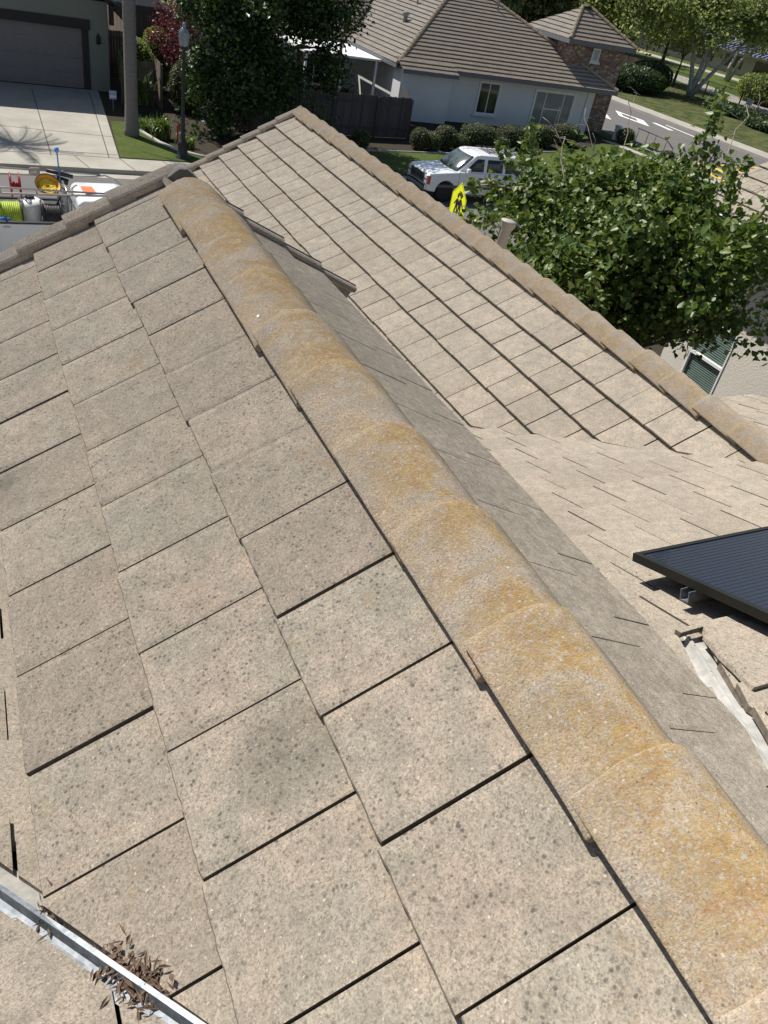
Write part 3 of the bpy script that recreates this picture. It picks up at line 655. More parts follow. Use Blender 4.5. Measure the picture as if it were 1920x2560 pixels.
def tree(name, label, cat, base, trunk_top, blobs, n, leaf, size, bark, r=.12, clump=.5, nclump=70, seed=0, tips=8, shape='diamond', group=None, extra=None, surf=.6, up=.35, droop=0, core=None):
    rnd = random.Random(seed); b = V(base)
    t = thing(name, label, cat, base, 0, group)
    mb = MB(); tt = V(trunk_top)-b
    mb.tube([V((0, 0, -.1)), tt*.3+V((rnd.gauss(0, .03), rnd.gauss(0, .03), 0)), tt*.65, tt], [r*1.25, r, r*.85, r*.7], 10)
    mb.build('trunk', bark, t)
    mb = MB()
    for k in range(tips):
        c, rr = blobs[k % len(blobs)]; d = V((rnd.gauss(0, 1), rnd.gauss(0, 1), rnd.gauss(.3, .8))).normalized()
        tip = V(c)-b+V((d.x*rr[0], d.y*rr[1], d.z*rr[2]))*.85
        for P in limb_paths(tt*rnd.uniform(.75, 1), [tip], rnd): mb.tube(P, [r*.5, r*.42, r*.33, r*.24, r*.15, r*.06], 6, cap=False)
    mb.build('limb', bark, t)
    pts = [(p-b, o) for p, o in cloud(n, blobs, rnd, clump, nclump, surf)]
    if extra: pts += [(p-b, o) for p, o in extra]
    leaf_mesh('crown', pts, leaf, t, size, shape, up, seed+1, droop)
    return t
def shrub(name, label, c, r, n, leaf, size, seed=0, group=None, sq=2.0, cat='shrub', core=True):
    """clipped or loose bush: leaves on a superellipsoid over a dark twiggy inside"""
    rnd = random.Random(seed); t = thing(name, label, cat, (c[0], c[1], G-.02), 0, group); pts = []
    for _ in range(n):
        d = V((rnd.gauss(0, 1), rnd.gauss(0, 1), rnd.gauss(0, 1))).normalized()
        k = (abs(d.x)**sq+abs(d.y)**sq+abs(d.z)**sq)**(-1/sq); q = k*(1+.08*noise.noise(d*3+V((seed, 0, 0)))-abs(rnd.gauss(0, .05)))
        p = V((d.x*r[0]*q, d.y*r[1]*q, d.z*r[2]*q+r[2]*.96)); pts.append((p, d))
    leaf_mesh('foliage', pts, leaf, t, size, 'diamond', .2, seed)
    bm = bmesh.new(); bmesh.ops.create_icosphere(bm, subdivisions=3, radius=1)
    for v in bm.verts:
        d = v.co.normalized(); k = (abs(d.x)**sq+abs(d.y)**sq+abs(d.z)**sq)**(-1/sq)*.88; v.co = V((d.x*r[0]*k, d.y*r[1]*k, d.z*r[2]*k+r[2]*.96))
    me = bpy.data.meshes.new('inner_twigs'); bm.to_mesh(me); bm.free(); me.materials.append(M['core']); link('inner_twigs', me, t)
    return t
# ------------------------------------------------------------------ redbud-like tree beside the far gable
rnd = random.Random(5)
TB = V((8.0, 8.6, .14)); blobs = [(L(7.75, 8.4, -3.15), (1.5, 1.6, 1.25)), (L(8.1, 8.0, -2.9), (1.25, 1.4, 1.05)), (L(7.15, 9.0, -2.72), (.8, .9, .55)),
                                  (L(8.0, 7.6, -2.4), (1.2, 1.2, .8)), (L(6.7, 7.5, -3.45), (.72, .8, .85)), (L(7.75, 9.1, -2.42), (.95, .8, .5)), (L(7.9, 6.9, -2.7), (.75, .8, .7)), (L(7.75, 6.1, -2.25), (.6, .55, .45)), (L(7.95, 7.0, -3.3), (.6, .6, .5)), (L(8.35, 6.7, -2.2), (.6, .6, .55)), (L(8.0, 6.15, -2.85), (.5, .5, .4))]
extra = []
def sprig(P, n, r=.16):
    for i in range(n):
        q = rnd.random(); k = min(int(q*(len(P)-1)), len(P)-2); p = V(P[k]).lerp(V(P[k+1]), q*(len(P)-1)-k)
        d = V((rnd.gauss(0, 1), rnd.gauss(0, 1), rnd.gauss(0, 1))).normalized(); extra.append((p+d*rnd.uniform(.03, r), d))
sprigs = [[L(8.0, 7.7, -2.1), L(8.15, 7.75, -1.6), L(8.3, 7.8, -1.15), L(8.45, 7.95, -.85)],
          [L(8.1, 7.6, -2.2), L(8.3, 7.6, -1.75), L(8.5, 7.75, -1.35)], [L(8.6, 6.9, -2.3), L(8.9, 6.9, -1.7), L(9.15, 6.95, -1.35)],
          [L(6.9, 9.2, -2.5), L(6.5, 9.5, -2.5), L(6.25, 9.7, -2.6)], [L(6.6, 9.0, -2.8), L(6.25, 9.2, -2.85), L(6.05, 9.35, -2.95)],
          [L(7.6, 6.5, -3.9), L(7.5, 6.2, -4.2)], [L(6.9, 9.3, -2.1), L(6.95, 9.6, -1.75)]]
for k_ in range(26):
    c_, r_ = rnd.choice(blobs); d_ = V((rnd.gauss(-.3, .8), rnd.gauss(-.2, .8), abs(rnd.gauss(.5, .5)))).normalized(); a_ = V(c_)+V((d_.x*r_[0], d_.y*r_[1], d_.z*r_[2]))*.85; l_ = rnd.uniform(.3, .6)
    sprig([a_, a_+d_*l_*.5+V((0, 0, .04)), a_+d_*l_+V((0, 0, .02))], rnd.randrange(30, 60), .13)
for P, n in zip(sprigs, (200, 90, 120, 130, 110, 60, 70)): sprig(P, n, .19)
ntree = tree('broadleaf_tree', 'bushy tree with heart shaped leaves filling the gap beside the far roof ridge', 'tree', TB, L(7.9, 8.3, -4.6), blobs, 31000, M['leaf_near'], .080, M['bark'],
             r=.085, clump=.36, nclump=300, seed=21, tips=24, shape='heart', extra=extra, surf=.55, up=.5, droop=.5)
b = TB
for P in sprigs:
    mb = MB(); mb.tube([V(p)-b for p in P], [.02, .015, .011, .006][:len(P)], 6); mb.build('twig', M['twig'], ntree)
for P in [[L(8.4, 7.3, -2.6), L(9.0, 7.4, -2.0), L(9.5, 7.6, -1.85), L(9.9, 7.5, -1.7)], [L(7.9, 8.4, -2.4), L(8.1, 8.9, -1.7), L(8.3, 9.3, -1.3), L(8.6, 9.5, -1.2)],
          [L(7.6, 8.8, -2.3), L(7.75, 9.2, -1.9), L(7.8, 9.6, -1.45)], [L(8.6, 7.6, -2.2), L(9.2, 8.2, -1.4), L(9.7, 8.5, -1.05), L(9.9, 8.4, -1.3)], [L(7.1, 8.8, -2.2), L(7.2, 9.2, -1.8), L(7.05, 9.5, -1.6)],
          [L(8.3, 6.5, -3.1), L(8.6, 6.0, -3.0), L(8.9, 5.6, -3.1)], [L(8.5, 6.6, -2.9), L(8.8, 6.3, -2.8), L(9.0, 5.9, -2.6)]]:
    mb = MB(); Q = []
    for i in range(len(P)-1):
        for j in range(4): Q.append(V(P[i]).lerp(V(P[i+1]), j/4)-b+V((rnd.gauss(0, .035), rnd.gauss(0, .035), rnd.gauss(0, .035))))
    Q.append(V(P[-1])-b); mb.tube(Q, [.009-.0065*i/len(Q) for i in range(len(Q))], 6)
    for k in range(5):
        q = Q[rnd.randrange(2, len(Q)-1)]; e = V((rnd.gauss(0, .2), rnd.gauss(0, .2), rnd.gauss(.1, .12))); mb.tube([q, q+e*.5+V((rnd.gauss(0, .03), rnd.gauss(0, .03), .03)), q+e], [.004, .003, .0015], 5)
    mb.build('twig', M['twig'], ntree)
# ------------------------------------------------------------------ other trees
tree('evergreen_tree', 'large dark glossy tree overhanging the grey fence behind the street lamp', 'tree', (11.6, 36.2, .14), (11.6, 36.0, 4.0),
     [((11.2, 36.0, 5.0), (3.3, 2.4, 3.4)), ((14.2, 36.4, 5.2), (2.4, 1.8, 2.2)), ((9.2, 35.4, 2.6), (1.3, 1.2, 2.5)), ((10.4, 35.2, 1.5), (1.9, 1.1, 1.5)), ((12.6, 35.2, 2.0), (1.8, .9, 1.6)), ((12.6, 35.6, 8.0), (3.3, 2.4, 2.2)), ((15.0, 36.0, 3.4), (1.2, 1.2, 1.1)), ((10.8, 34.9, 2.6), (1.7, 1.2, 1.5))],
     52000, M['leaf_dark'], .20, M['bark'], r=.2, clump=.8, nclump=260, seed=31, tips=16, surf=.4)
tree('plum_tree', 'dark red leaved plum tree behind the wooden side fence', 'tree', (9.4, 41.0, .14), (9.4, 41.0, 1.9), [((9.4, 40.8, 3.1), (1.5, 1.3, 1.3)), ((9.1, 40.2, 2.1), (.9, .8, .8))], 3600, M['leaf_red'], .14, M['bark'], r=.08, clump=.5, nclump=50, seed=32)
tree('leafy_tree', 'green tree in front of the pale houses behind the plum tree', 'tree', (12.6, 50, .14), (12.6, 50, 3.5), [((12.4, 50, 5.4), (2.6, 2, 2.4)), ((10.9, 48.6, 5.2), (1.1, 1, 1.1))], 5000, M['leaf_syc'], .22, M['bark'], r=.14, clump=.8, nclump=50, seed=33)
def sycamore(label, base, stems, blobs, n, seed, leaf, bark=M['bark_pale'], r=.28, size=.42):
    rnd = random.Random(seed); b = V(base); t = thing('sycamore_tree', label, 'tree', base, 0, None)
    mb = MB()
    for k, P in enumerate(stems):
        P = [V(p) for p in P]; rr = [r*(1-.8*i/(len(P)-1)) for i in range(len(P))]; mb.tube(P, rr, 8)
    mb.build('trunk', bark, t)
    leaf_mesh('crown', [(p-b, o) for p, o in cloud(int(n*1.7), blobs, rnd, 1.6, 190, .3)], leaf, t, size, 'diamond', .35, seed)
    return t
sycamore('big sycamore with several pale stems at the iron fence, largest crown', (66.8, 66.9, .1),
         [[(0, 0, 0), (-.3, .1, 1.5), (-.9, .6, 4), (-2.1, 1.2, 6.5), (-2.6, 2.2, 9)], [(0, 0, 0), (.1, -.2, 2.4), (.5, .2, 5), (.6, .3, 8)], [(.2, 0, 0), (.9, -.6, 1.8), (2.9, -1.5, 5.0), (5.2, -2.2, 8.4)], [(.2, 0, 1), (.9, 0, 3), (1.2, .4, 5)]],
         [((66.5, 67, 8.0), (6.2, 5, 3.6)), ((60.5, 70, 7.6), (5, 4, 3.6)), ((72, 64.5, 8.4), (5, 4, 3.4)), ((77, 61, 8.4), (4, 4, 3.4))], 15000, 41, M['leaf_syc'])
sycamore('sycamore with a crooked pale trunk in front of the school windows', (91, 85.5, .1),
         [[(0, 0, 0), (-.1, .3, 1.6), (.5, .4, 3.4), (.9, .3, 5), (.1, 1, 6.4)], [(.1, 0, 0), (.6, -.5, 2.6), (2.4, -1.7, 5.4), (3.8, -2.6, 8)], [(1, -.6, 3.3), (1.4, .2, 5.2), (1.0, .6, 6.6)]],
         [((92, 85, 9.4), (8, 6, 4)), ((99, 78, 9.0), (7, 5, 4))], 9000, 42, M['leaf_syc'], size=.5)
sycamore('dark trunked sycamore between the timber enclosure and the iron fence', (70.8, 76.5, .1),
         [[(0, 0, 0), (.1, .1, 3), (.2, .2, 6.5)]], [((70.5, 77, 6.4), (4.6, 4, 3.2)), ((65, 82, 6.8), (5, 4, 3.8))], 7500, 43, M['leaf_syc'], M['bark'])
tree('lime_tree', 'small bright lime green tree under the dark sycamore', 'tree', (70.4, 73.2, .1), (70.4, 73.2, 3.2), [((70.4, 73.2, 4.9), (1.7, 1.5, 1.2))], 900, M['leaf_lime'], .34, M['bark'], r=.1, clump=.7, nclump=20, seed=44)
far = [('far leafy tree behind the tower roof, nearest to the house', (52, 78), 9.5, 5.5), ('tall far tree between the tower and the sycamores', (62, 92), 11, 7), ('far olive green tree over the school roof', (84, 104), 12, 8), ('rounded far tree at the right end of the school', (112, 96), 12, 8), ('distant grey green tree behind the school, farthest of all', (100, 132), 14, 11), ('far tree left of the tower roof peak', (46, 92), 10.5, 6)]
for i, (lb, (x, y), h, r) in enumerate(far):
    tree('distant_tree', lb, 'tree', (x, y, .1), (x, y, h*.5), [((x, y, h*.62), (r, r, h*.42)), ((x-r*.5, y, h*.5), (r*.6, r*.6, h*.34)), ((x+r*.6, y-.5, h*.48), (r*.6, r*.6, h*.34))], 8500, M['leaf_syc'] if i % 2 else M['leaf_box'], .7, M['bark'], r=.3, clump=1.7, nclump=130, seed=60+i, group='trees on the school side')
tree('conifer_tree', 'dark conifer behind the ridge of the white house', 'tree', (41, 66, .1), (41, 66, 6), [((41, 66, 5), (2.0, 2, 4.6)), ((41, 66, 9), (1.2, 1.2, 2.2))], 5000, M['leaf_dark'], .3, M['bark'], r=.2, clump=.6, nclump=90, seed=70)
# ------------------------------------------------------------------ palms
def palm(label, base, h, r, seed, nf=26):
    rnd = random.Random(seed); t = thing('palm_tree', label, 'palm', base, 0, 'palms by the driveway')
    mb = MB(); mb.tube([(0, 0, -.1), (0, 0, .25), (0, 0, 1.2), (0, .02, h*.5), (0, .03, h)], [r*1.28, r*1.2, r*1.02, r, r*.9], 16); mb.build('trunk', M['palm_bark'], t)
    for k in range(nf):
        a = k*2.39996+rnd.gauss(0, .1); e = rnd.uniform(-.35, .95); ln = rnd.uniform(2.1, 2.8); mb = MB(); P = []
        for i in range(9):
            q = i/8; d = ln*q; z = d*math.sin(e)-q*q*ln*.62; x = d*math.cos(e*.8)
            P.append(V((x*math.cos(a), x*math.sin(a), h+z)))
        mb.tube(P, [.03-.0027*i for i in range(9)], 5)
        for i in range(1, 34):
            q = i/34*8; j = min(int(q), 7); p = P[j].lerp(P[j+1], q-j); d = (P[j+1]-P[j]).normalized(); s = d.cross(V((0, 0, 1))).normalized(); w = .5*math.sin(min(1, (i+4)/20)*math.pi*.5)*(1-.5*i/34)
            for sg in (-1, 1):
                e1 = p+(s*sg*.8+d*.55+V((0, 0, -.25))).normalized()*w; mb.add([p, p+d*.03, e1, e1-d*.008], [(0, 1, 2, 3)], 0, rnd.random())
        mb.build('frond', M['palm_leaf'], t)
    return t
palm('grey ringed palm trunk standing in the small lawn beside the driveway', (6.02, 34.05, .15), 8.6, .235, 3)
palm('palm left of the driveway throwing its frond shadow on the concrete', (-1.35, 36.4, .15), 7.6, .2, 4)
# ------------------------------------------------------------------ white house across the street
wh = thing('white_house', 'white stucco house with a hipped tile roof and a stone veneer tower', 'house', (28.6, 50, G))
def at0(o, t): o.parent = t; o.matrix_parent_inverse = Matrix.Translation(-V(t.location)); return o
def hip(t, quad_u, O, v, rows, t0, t1, clips, mats, seed, seg=1, w=.33): return at0(tile_slope('roof', mats, None, O, quad_u, v, rows, t0, t1, w, lambda r: .165*(r % 2), clips, seg=seg, seed=seed, thick=.07, body=.035, gap=.006, jit=1.2), t)
ax, ay, az_ = 28.8, 50.4, H-1.28; ez = H-5.28; x0e, x1e, y0e = 21.15, 36.4, 42.15
def rows_n(S, e): n = int(S/e)+1; return [(S-e*(n-i), S-e*(n-i-1)) for i in range(n)]
rise = az_-ez
def hipface(t, u, O, dx, dy, run, tr, clips, mats, seed, seg=1):
    sl = math.hypot(run, rise_); v = V((dx*run/sl, dy*run/sl, -rise_/sl)); return hip(t, u, O, v, rows_n(sl, .365), tr[0], tr[1], clips, mats, seed, seg)
rise_ = rise; A = V((ax, ay, az_))
def hipcut(p, q, keep):                   # vertical plane through p and q, keeps the side of the point keep
    p, q, k = (V((*a, 0)) for a in (p, q, keep)); d = (q-p).normalized(); n = V((d.y, -d.x, 0))
    if n.dot(k-p) > 0: n = -n
    return (p, n)
cL = hipcut((x0e, y0e), (ax, ay), (ax, y0e)); cR = hipcut((x1e, y0e), (ax, ay), (ax, y0e))
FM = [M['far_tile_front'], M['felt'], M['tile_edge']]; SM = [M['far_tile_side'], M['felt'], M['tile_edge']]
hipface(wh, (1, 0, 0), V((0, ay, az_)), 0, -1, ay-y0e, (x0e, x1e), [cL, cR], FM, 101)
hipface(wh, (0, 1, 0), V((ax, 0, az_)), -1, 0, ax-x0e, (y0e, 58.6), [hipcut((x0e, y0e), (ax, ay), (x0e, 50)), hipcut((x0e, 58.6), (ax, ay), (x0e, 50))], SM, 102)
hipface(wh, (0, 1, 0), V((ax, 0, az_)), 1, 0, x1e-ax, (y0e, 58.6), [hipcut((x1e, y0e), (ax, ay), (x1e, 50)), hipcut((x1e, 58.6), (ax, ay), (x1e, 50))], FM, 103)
def hipcaps(p, q, n, mat, t, w=.24):
    p, q = V(p), V(q); d = (q-p); r = d.normalized(); s = r.cross(V((0, 0, 1))).normalized(); up = s.cross(r)
    for i in range(n):
        a = p+d*(i/n); b = p+d*((i+1)/n)+r*.07; mb = MB(); pr = [(-.5, -.03), (-.3, .05), (0, .09), (.3, .05), (.5, -.03)]
        P = [a+s*x*w+up*(z+.028) for x, z in pr]+[b+s*x*w*.9+up*z for x, z in pr]
        mb.add(P, [(j, j+1, 6+j, 5+j) for j in range(4)]+[(0, 1, 2, 3, 4), (9, 8, 7, 6, 5), (0, 5, 9, 4)], 0, .5)
        at0(fixnormals(mb.build('hip_cap', mat)), t)
hipcaps((x0e+.05, y0e+.05, ez+.02), (ax, ay, az_), 27, M['cap_far'], wh); hipcaps((x1e-.05, y0e+.05, ez+.02), (ax, ay, az_), 27, M['cap_far'], wh)
rise_ = 2.2
wv = hipface(wh, (1, 0, 0), V((0, 53.6, H-3.1)), 0, -1, 4.4, (11.5, 24), [hipcut((21.0, 49.0), (24.6, 53.6), (15, 52))], FM, 104)
mb = MB()
yb = 42.9
mb.bb(21.7, 35.3, yb, yb+.2, G-.1, H-5.42); mb.bb(21.7, 21.9, yb+.201, 58, G-.1, H-5.42); mb.bb(35.1, 35.299, yb+.201, 58, G-.1, H-5.42); mb.bb(21.4, 24.55, 41.95, yb-.001, G-.1, H-5.50); mb.bb(12, 21.69, 49.6, 49.8, G-.1, H-5.4)
at0(mb.build('wall', M['stucco_white']), wh)
mb = MB(); mb.bb(24.75, x1e, y0e+.02, y0e+.14, ez-.24, ez-.03); at0(mb.build('gutter', M['trim_grey']), wh)
mb = MB(); mb.bb(x0e+.02, x0e+.14, y0e+.15, 49.4, ez-.24, ez-.03); at0(mb.build('gutter', M['trim_grey']), wh)
mb = MB(); mb.bb(21.25, 24.72, 41.55, 41.66, H-5.62, H-5.42); at0(mb.build('gutter', M['trim_grey']), wh)
mb = MB(); mb.bb(x0e+.2, x1e-.1, y0e+.16, yb-.002, ez-.16, ez-.12); at0(mb.build('soffit', M['stucco_white']), wh)
rise_ = .42; hipface(wh, (1, 0, 0), V((0, 42.5, H-5.0)), 0, -1, .95, (21.25, 24.72), [], FM, 105)
def downpipe(x, y, z0, z1): mb = MB(); mb.bb(x-.04, x+.04, y-.06, y, z0, z1); at0(mb.build('downpipe', M['stucco_white']), wh)
downpipe(24.62, yb-.003, G, H-5.5); downpipe(34.75, yb-.003, G, H-5.5)
def window(t, xa, xb, z0, z1, y, panes, fr=.09, trim=M['white'], glass=M['glass'], sill=True):
    """front-facing window in the plane y; panes: list of (x0,x1,z0,z1) fractions"""
    mb = MB(); d = .06
    for a, b, c_, e in ((xa-fr, xa, z0-fr, z1+fr), (xb, xb+fr, z0-fr, z1+fr), (xa, xb, z1, z1+fr), (xa, xb, z0-fr, z0)): mb.bb(a, b, y-d, y-.002, c_, e)
    f_ = mb.build('window', trim); at0(f_, t)
    for (p, q, r_, s_) in panes:
        mb = MB(); X0, X1, Z0, Z1 = xa+(xb-xa)*p, xa+(xb-xa)*q, z0+(z1-z0)*r_, z0+(z1-z0)*s_
        mb.bb(X0+.03, X1-.03, y-.02, y-.004, Z0+.03, Z1-.03); g = mb.build('pane', glass); g.parent = f_
        g.matrix_parent_inverse = f_.matrix_parent_inverse @ Matrix.Identity(4); g.matrix_parent_inverse = Matrix.Identity(4)
        mb = MB()
        for a, b, c_, e in ((X0, X0+.03, Z0, Z1), (X1-.03, X1, Z0, Z1), (X0+.03, X1-.03, Z1-.03, Z1), (X0+.03, X1-.03, Z0, Z0+.03)): mb.bb(a, b, y-.035, y-.005, c_, e)
        h = mb.build('sash', trim); h.parent = f_
    if sill:
        mb = MB(); mb.bb(xa-fr-.12, xb+fr+.12, y-.13, y-.062, z0-fr-.09, z0-fr+.02); s = mb.build('sill', M['stucco_white']); s.parent = f_
    return f_
window(wh, 27.0, 28.3, H-7.35, H-5.78, yb, [(0, .5, 0, 1), (.5, 1, 0, 1)])
window(wh, 30.95, 33.75, H-7.66, H-5.86, yb, [(0, .26, 0, 1), (.26, .74, .5, 1), (.26, .74, 0, .5), (.74, 1, 0, 1)], fr=.12, glass=glass_mat('curtained_glass', (.16, .19, .20), .12))
# patio side: cover, sliding door
mb = MB(); mb.bb(16.6, 21.1, 44.0, 48.8, H-5.56, H-5.46); at0(mb.build('patio_cover', M['white']), wh)
for x, y in ((16.8, 44.2), (18.9, 44.2), (20.9, 44.2)): mb = MB(); mb.bb(x-.06, x+.06, y-.06, y+.06, G, H-5.57); at0(mb.build('patio_post', M['white']), wh)
window(wh, 18.2, 20.6, G+.1, G+2.1, 49.6, [(0, .5, 0, 1), (.5, 1, 0, 1)], fr=.1, sill=False)
for (x, y, s, nm) in ((24.0, 47.7, 1.0, 'roof_vent'), (25.6, 49.6, .6, 'vent_pipe'), (30.2, 47.9, .8, 'vent_pipe')):
    zz = ez+rise*((x-x0e)/(ax-x0e) if x < 28 else (y-y0e)/(ay-y0e)); mb = MB()
    if nm == 'roof_vent': mb.lathe([(.12, -.1), (.12, .28), (.2, .29), (.2, .42), (.1, .46)], (x, y, zz), 14)
    else: mb.lathe([(.05, -.1), (.05, .6), (.03, .62)], (x, y, zz), 10)
    at0(mb.build(nm, M['trim_grey']), wh)
# tower
tx0, tx1, ty0, ty1, tz = 33.3, 37.6, 44.05, 48.3, H-3.2
mb = MB(); mb.bb(tx0, tx1, ty0, ty1, G-.1, tz); at0(mb.build('tower', M['stone']), wh)
e0, e1, f0, f1 = tx0-.45, tx1+.45, ty0-.45, ty1+.45; te = H-3.05; pa, pb, py, pz = 35.1, 35.8, 46.2, H-1.50
for nm, pts, mt, sd in (('f', 0, FM, 110), ('l', 1, SM, 111), ('r', 2, FM, 112), ('b', 3, FM, 113)):
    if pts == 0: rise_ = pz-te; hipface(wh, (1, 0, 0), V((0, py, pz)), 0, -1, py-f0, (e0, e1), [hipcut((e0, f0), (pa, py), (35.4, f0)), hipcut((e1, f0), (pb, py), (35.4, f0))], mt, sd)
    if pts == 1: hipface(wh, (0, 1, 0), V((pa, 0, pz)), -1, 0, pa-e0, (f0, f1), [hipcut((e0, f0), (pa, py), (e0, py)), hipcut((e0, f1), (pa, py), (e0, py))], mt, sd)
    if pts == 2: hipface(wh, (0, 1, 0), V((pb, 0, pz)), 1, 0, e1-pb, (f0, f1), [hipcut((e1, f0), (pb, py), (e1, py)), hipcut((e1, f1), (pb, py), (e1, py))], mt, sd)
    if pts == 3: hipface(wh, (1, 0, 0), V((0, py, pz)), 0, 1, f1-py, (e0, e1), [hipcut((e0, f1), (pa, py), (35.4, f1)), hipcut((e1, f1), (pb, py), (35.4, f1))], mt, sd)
hipcaps((e0+.05, f0+.05, te+.02), (pa, py, pz), 8, M['cap_far'], wh); hipcaps((e1-.05, f0+.05, te+.02), (pb, py, pz), 8, M['cap_far'], wh); hipcaps((pa, py, pz), (pb, py, pz), 2, M['cap_far'], wh)
mb = MB()
mb.bb(e0, e1, f0, f0+.14, te-.26, te-.03); mb.bb(e0, e0+.14, f0+.141, f1, te-.26, te-.03); mb.bb(e1-.14, e1, f0+.141, f1, te-.26, te-.03); mb.bb(e0+.141, e1-.141, f0+.141, f1, te-.2, te-.16)
at0(mb.build('fascia', M['trim_grey']), wh)
f_ = window(wh, 35.15, 35.62, H-4.05, H-3.42, ty0, [(0, 1, 0, 1)], fr=.05, glass=plain('shutter_grey_blue', (.36, .40, .44), .5))
# ------------------------------------------------------------------ fences
def fence(name, label, pts, h, mat, bw=.14, seed=0, z=G, posts=True, dog=True):
    rnd = random.Random(seed); t = thing(name, label, 'fence', (pts[0][0], pts[0][1], z)); o = V((pts[0][0], pts[0][1], z)); mb = MB(); pm = []
    for a, b in zip(pts, pts[1:]):
        a, b = V((*a, z)), V((*b, z)); d = b-a; L_ = d.length; d.normalize(); nn = V((-d.y, d.x, 0))*.011; n = int(L_/bw)
        for i in range(n):
            p = a+d*(i*bw+.003)-o; q = a+d*((i+1)*bw-.003)-o; hh = h+rnd.gauss(0, .012); c = .03 if dog else 0
            mb.prism([p, q, q+V((0, 0, hh-c)), q-d*c+V((0, 0, hh)), p+d*c+V((0, 0, hh)), p+V((0, 0, hh-c))] if dog else [p, q, q+V((0, 0, hh)), p+V((0, 0, hh))], nn, 0, rnd.random())
        for k in range(int(L_/2.4)+1): pm.append(a+d*min(k*2.4, L_)-o-nn*5)
        for zz in (.35, h-.35): mb.prism([a-o-nn*.1+V((0, 0, zz)), b-o-nn*.1+V((0, 0, zz)), b-o-nn*.1+V((0, 0, zz+.09)), a-o-nn*.1+V((0, 0, zz+.09))], -nn*3.2)
    fixnormals(mb.build('board_panel', mat, t))
    for p in pm if posts else []: mb = MB(); mb.bb(p.x-.045, p.x+.045, p.y-.045, p.y+.045, -.05, h-.05); mb.build('post', mat, t)
    return t
fence('board_fence', 'dark grey painted board fence beside the white house and its clipped bushes', [(10.9, 36.55), (19.95, 37.63), (21.5, 41.8)], 1.82, M['grey_fence'], seed=1)
fence('wooden_fence', 'low dark wooden fence behind the palm trunk', [(6.65, 39.75), (8.15, 39.75)], 1.78, M['wood_dark'], seed=2)
fence('wooden_fence', 'sunlit wooden side fence running back beside the plum tree', [(8.25, 39.4), (8.5, 46), (8.9, 57.7)], 1.85, M['wood'], seed=3)
fence('wooden_fence', 'brown back fence below the pale pink house', [(7.0, 58), (22.5, 57.6)], 2.0, M['wood_dark'], seed=4)
fence('wooden_fence', 'dark gate fence in the shade beside the garage wall', [(6.6, 46.8), (8.35, 46.9)], 1.9, M['wood_dark'], seed=5)
# ------------------------------------------------------------------ garage house
gh = thing('garage_house', 'sage green house with a wide taupe garage door and dark trim', 'house', (1, 42, G)); O_ = V(gh.location)
mb = MB(); yg = 42.05
mb.bb(-8, -.42, yg, yg+.25, G-.1, 6.7); mb.bb(5.62, 6.5, yg, yg+.25, G-.1, 3.7); mb.bb(-.419, 5.0, yg, yg+.25, 2.62, 6.7); mb.bb(5.001, 5.619, yg, yg+.25, 2.62, 3.7); mb.bb(6.25, 6.499, yg+.251, 54, G-.1, 3.69); mb.bb(4.75, 4.999, yg+.251, 54, 2.7, 6.6); mb.bb(-8, -7.75, yg+.251, 54, G-.1, 6.6)
at0(mb.build('wall', M['stucco_green']), gh)
mb = MB(); mb.bb(5.36, 5.64, yg-.05, yg-.002, G, 2.56); at0(mb.build('door_trim', M['trim_dark']), gh)
mb = MB(); mb.bb(-.45, -.18, yg-.05, yg-.002, G, 2.56); at0(mb.build('door_trim', M['trim_dark']), gh)
mb = MB(); mb.bb(-.5, 5.72, yg-.08, yg-.002, 2.562, 2.95); at0(mb.build('door_header', M['trim_dark']), gh)
mb = MB()
for i in range(4):
    z0 = G+.02+i*.602; mb.bb(-.41, 5.61, yg+.05, yg+.09, z0, z0+.594)
    for j in range(8): x = -.34+j*.75; mb.bb(x, x+.64, yg+.042, yg+.0499, z0+.09, z0+.5)
d_ = at0(mb.build('garage_door', M['garage_door'], bevel=.006), gh)
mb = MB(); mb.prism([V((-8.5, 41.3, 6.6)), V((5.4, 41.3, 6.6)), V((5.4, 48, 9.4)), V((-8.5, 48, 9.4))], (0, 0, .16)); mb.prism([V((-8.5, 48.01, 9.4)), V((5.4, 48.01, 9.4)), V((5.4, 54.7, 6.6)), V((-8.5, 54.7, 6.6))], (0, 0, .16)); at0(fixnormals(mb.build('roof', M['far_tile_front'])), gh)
mb = MB(); mb.prism([V((5.02, 41.6, 4.45)), V((7.05, 41.6, 3.45)), V((7.05, 41.6, 3.62)), V((5.02, 41.6, 4.62))], (0, 12, 0)); at0(fixnormals(mb.build('side_eave', M['trim_dark'])), gh)
mb = MB(); mb.bb(6.52, 6.7, 41.6, 41.85, 2.9, 3.72); at0(mb.build('corbel', M['trim_dark']), gh)
mb = MB(); mb.lathe([(.02, -.2), (.09, -.17), (.10, .1), (.04, .16), (.02, .24)], (6.05, yg-.11, H-5.86), 10); at0(mb.build('wall_lamp', M['iron']), gh)
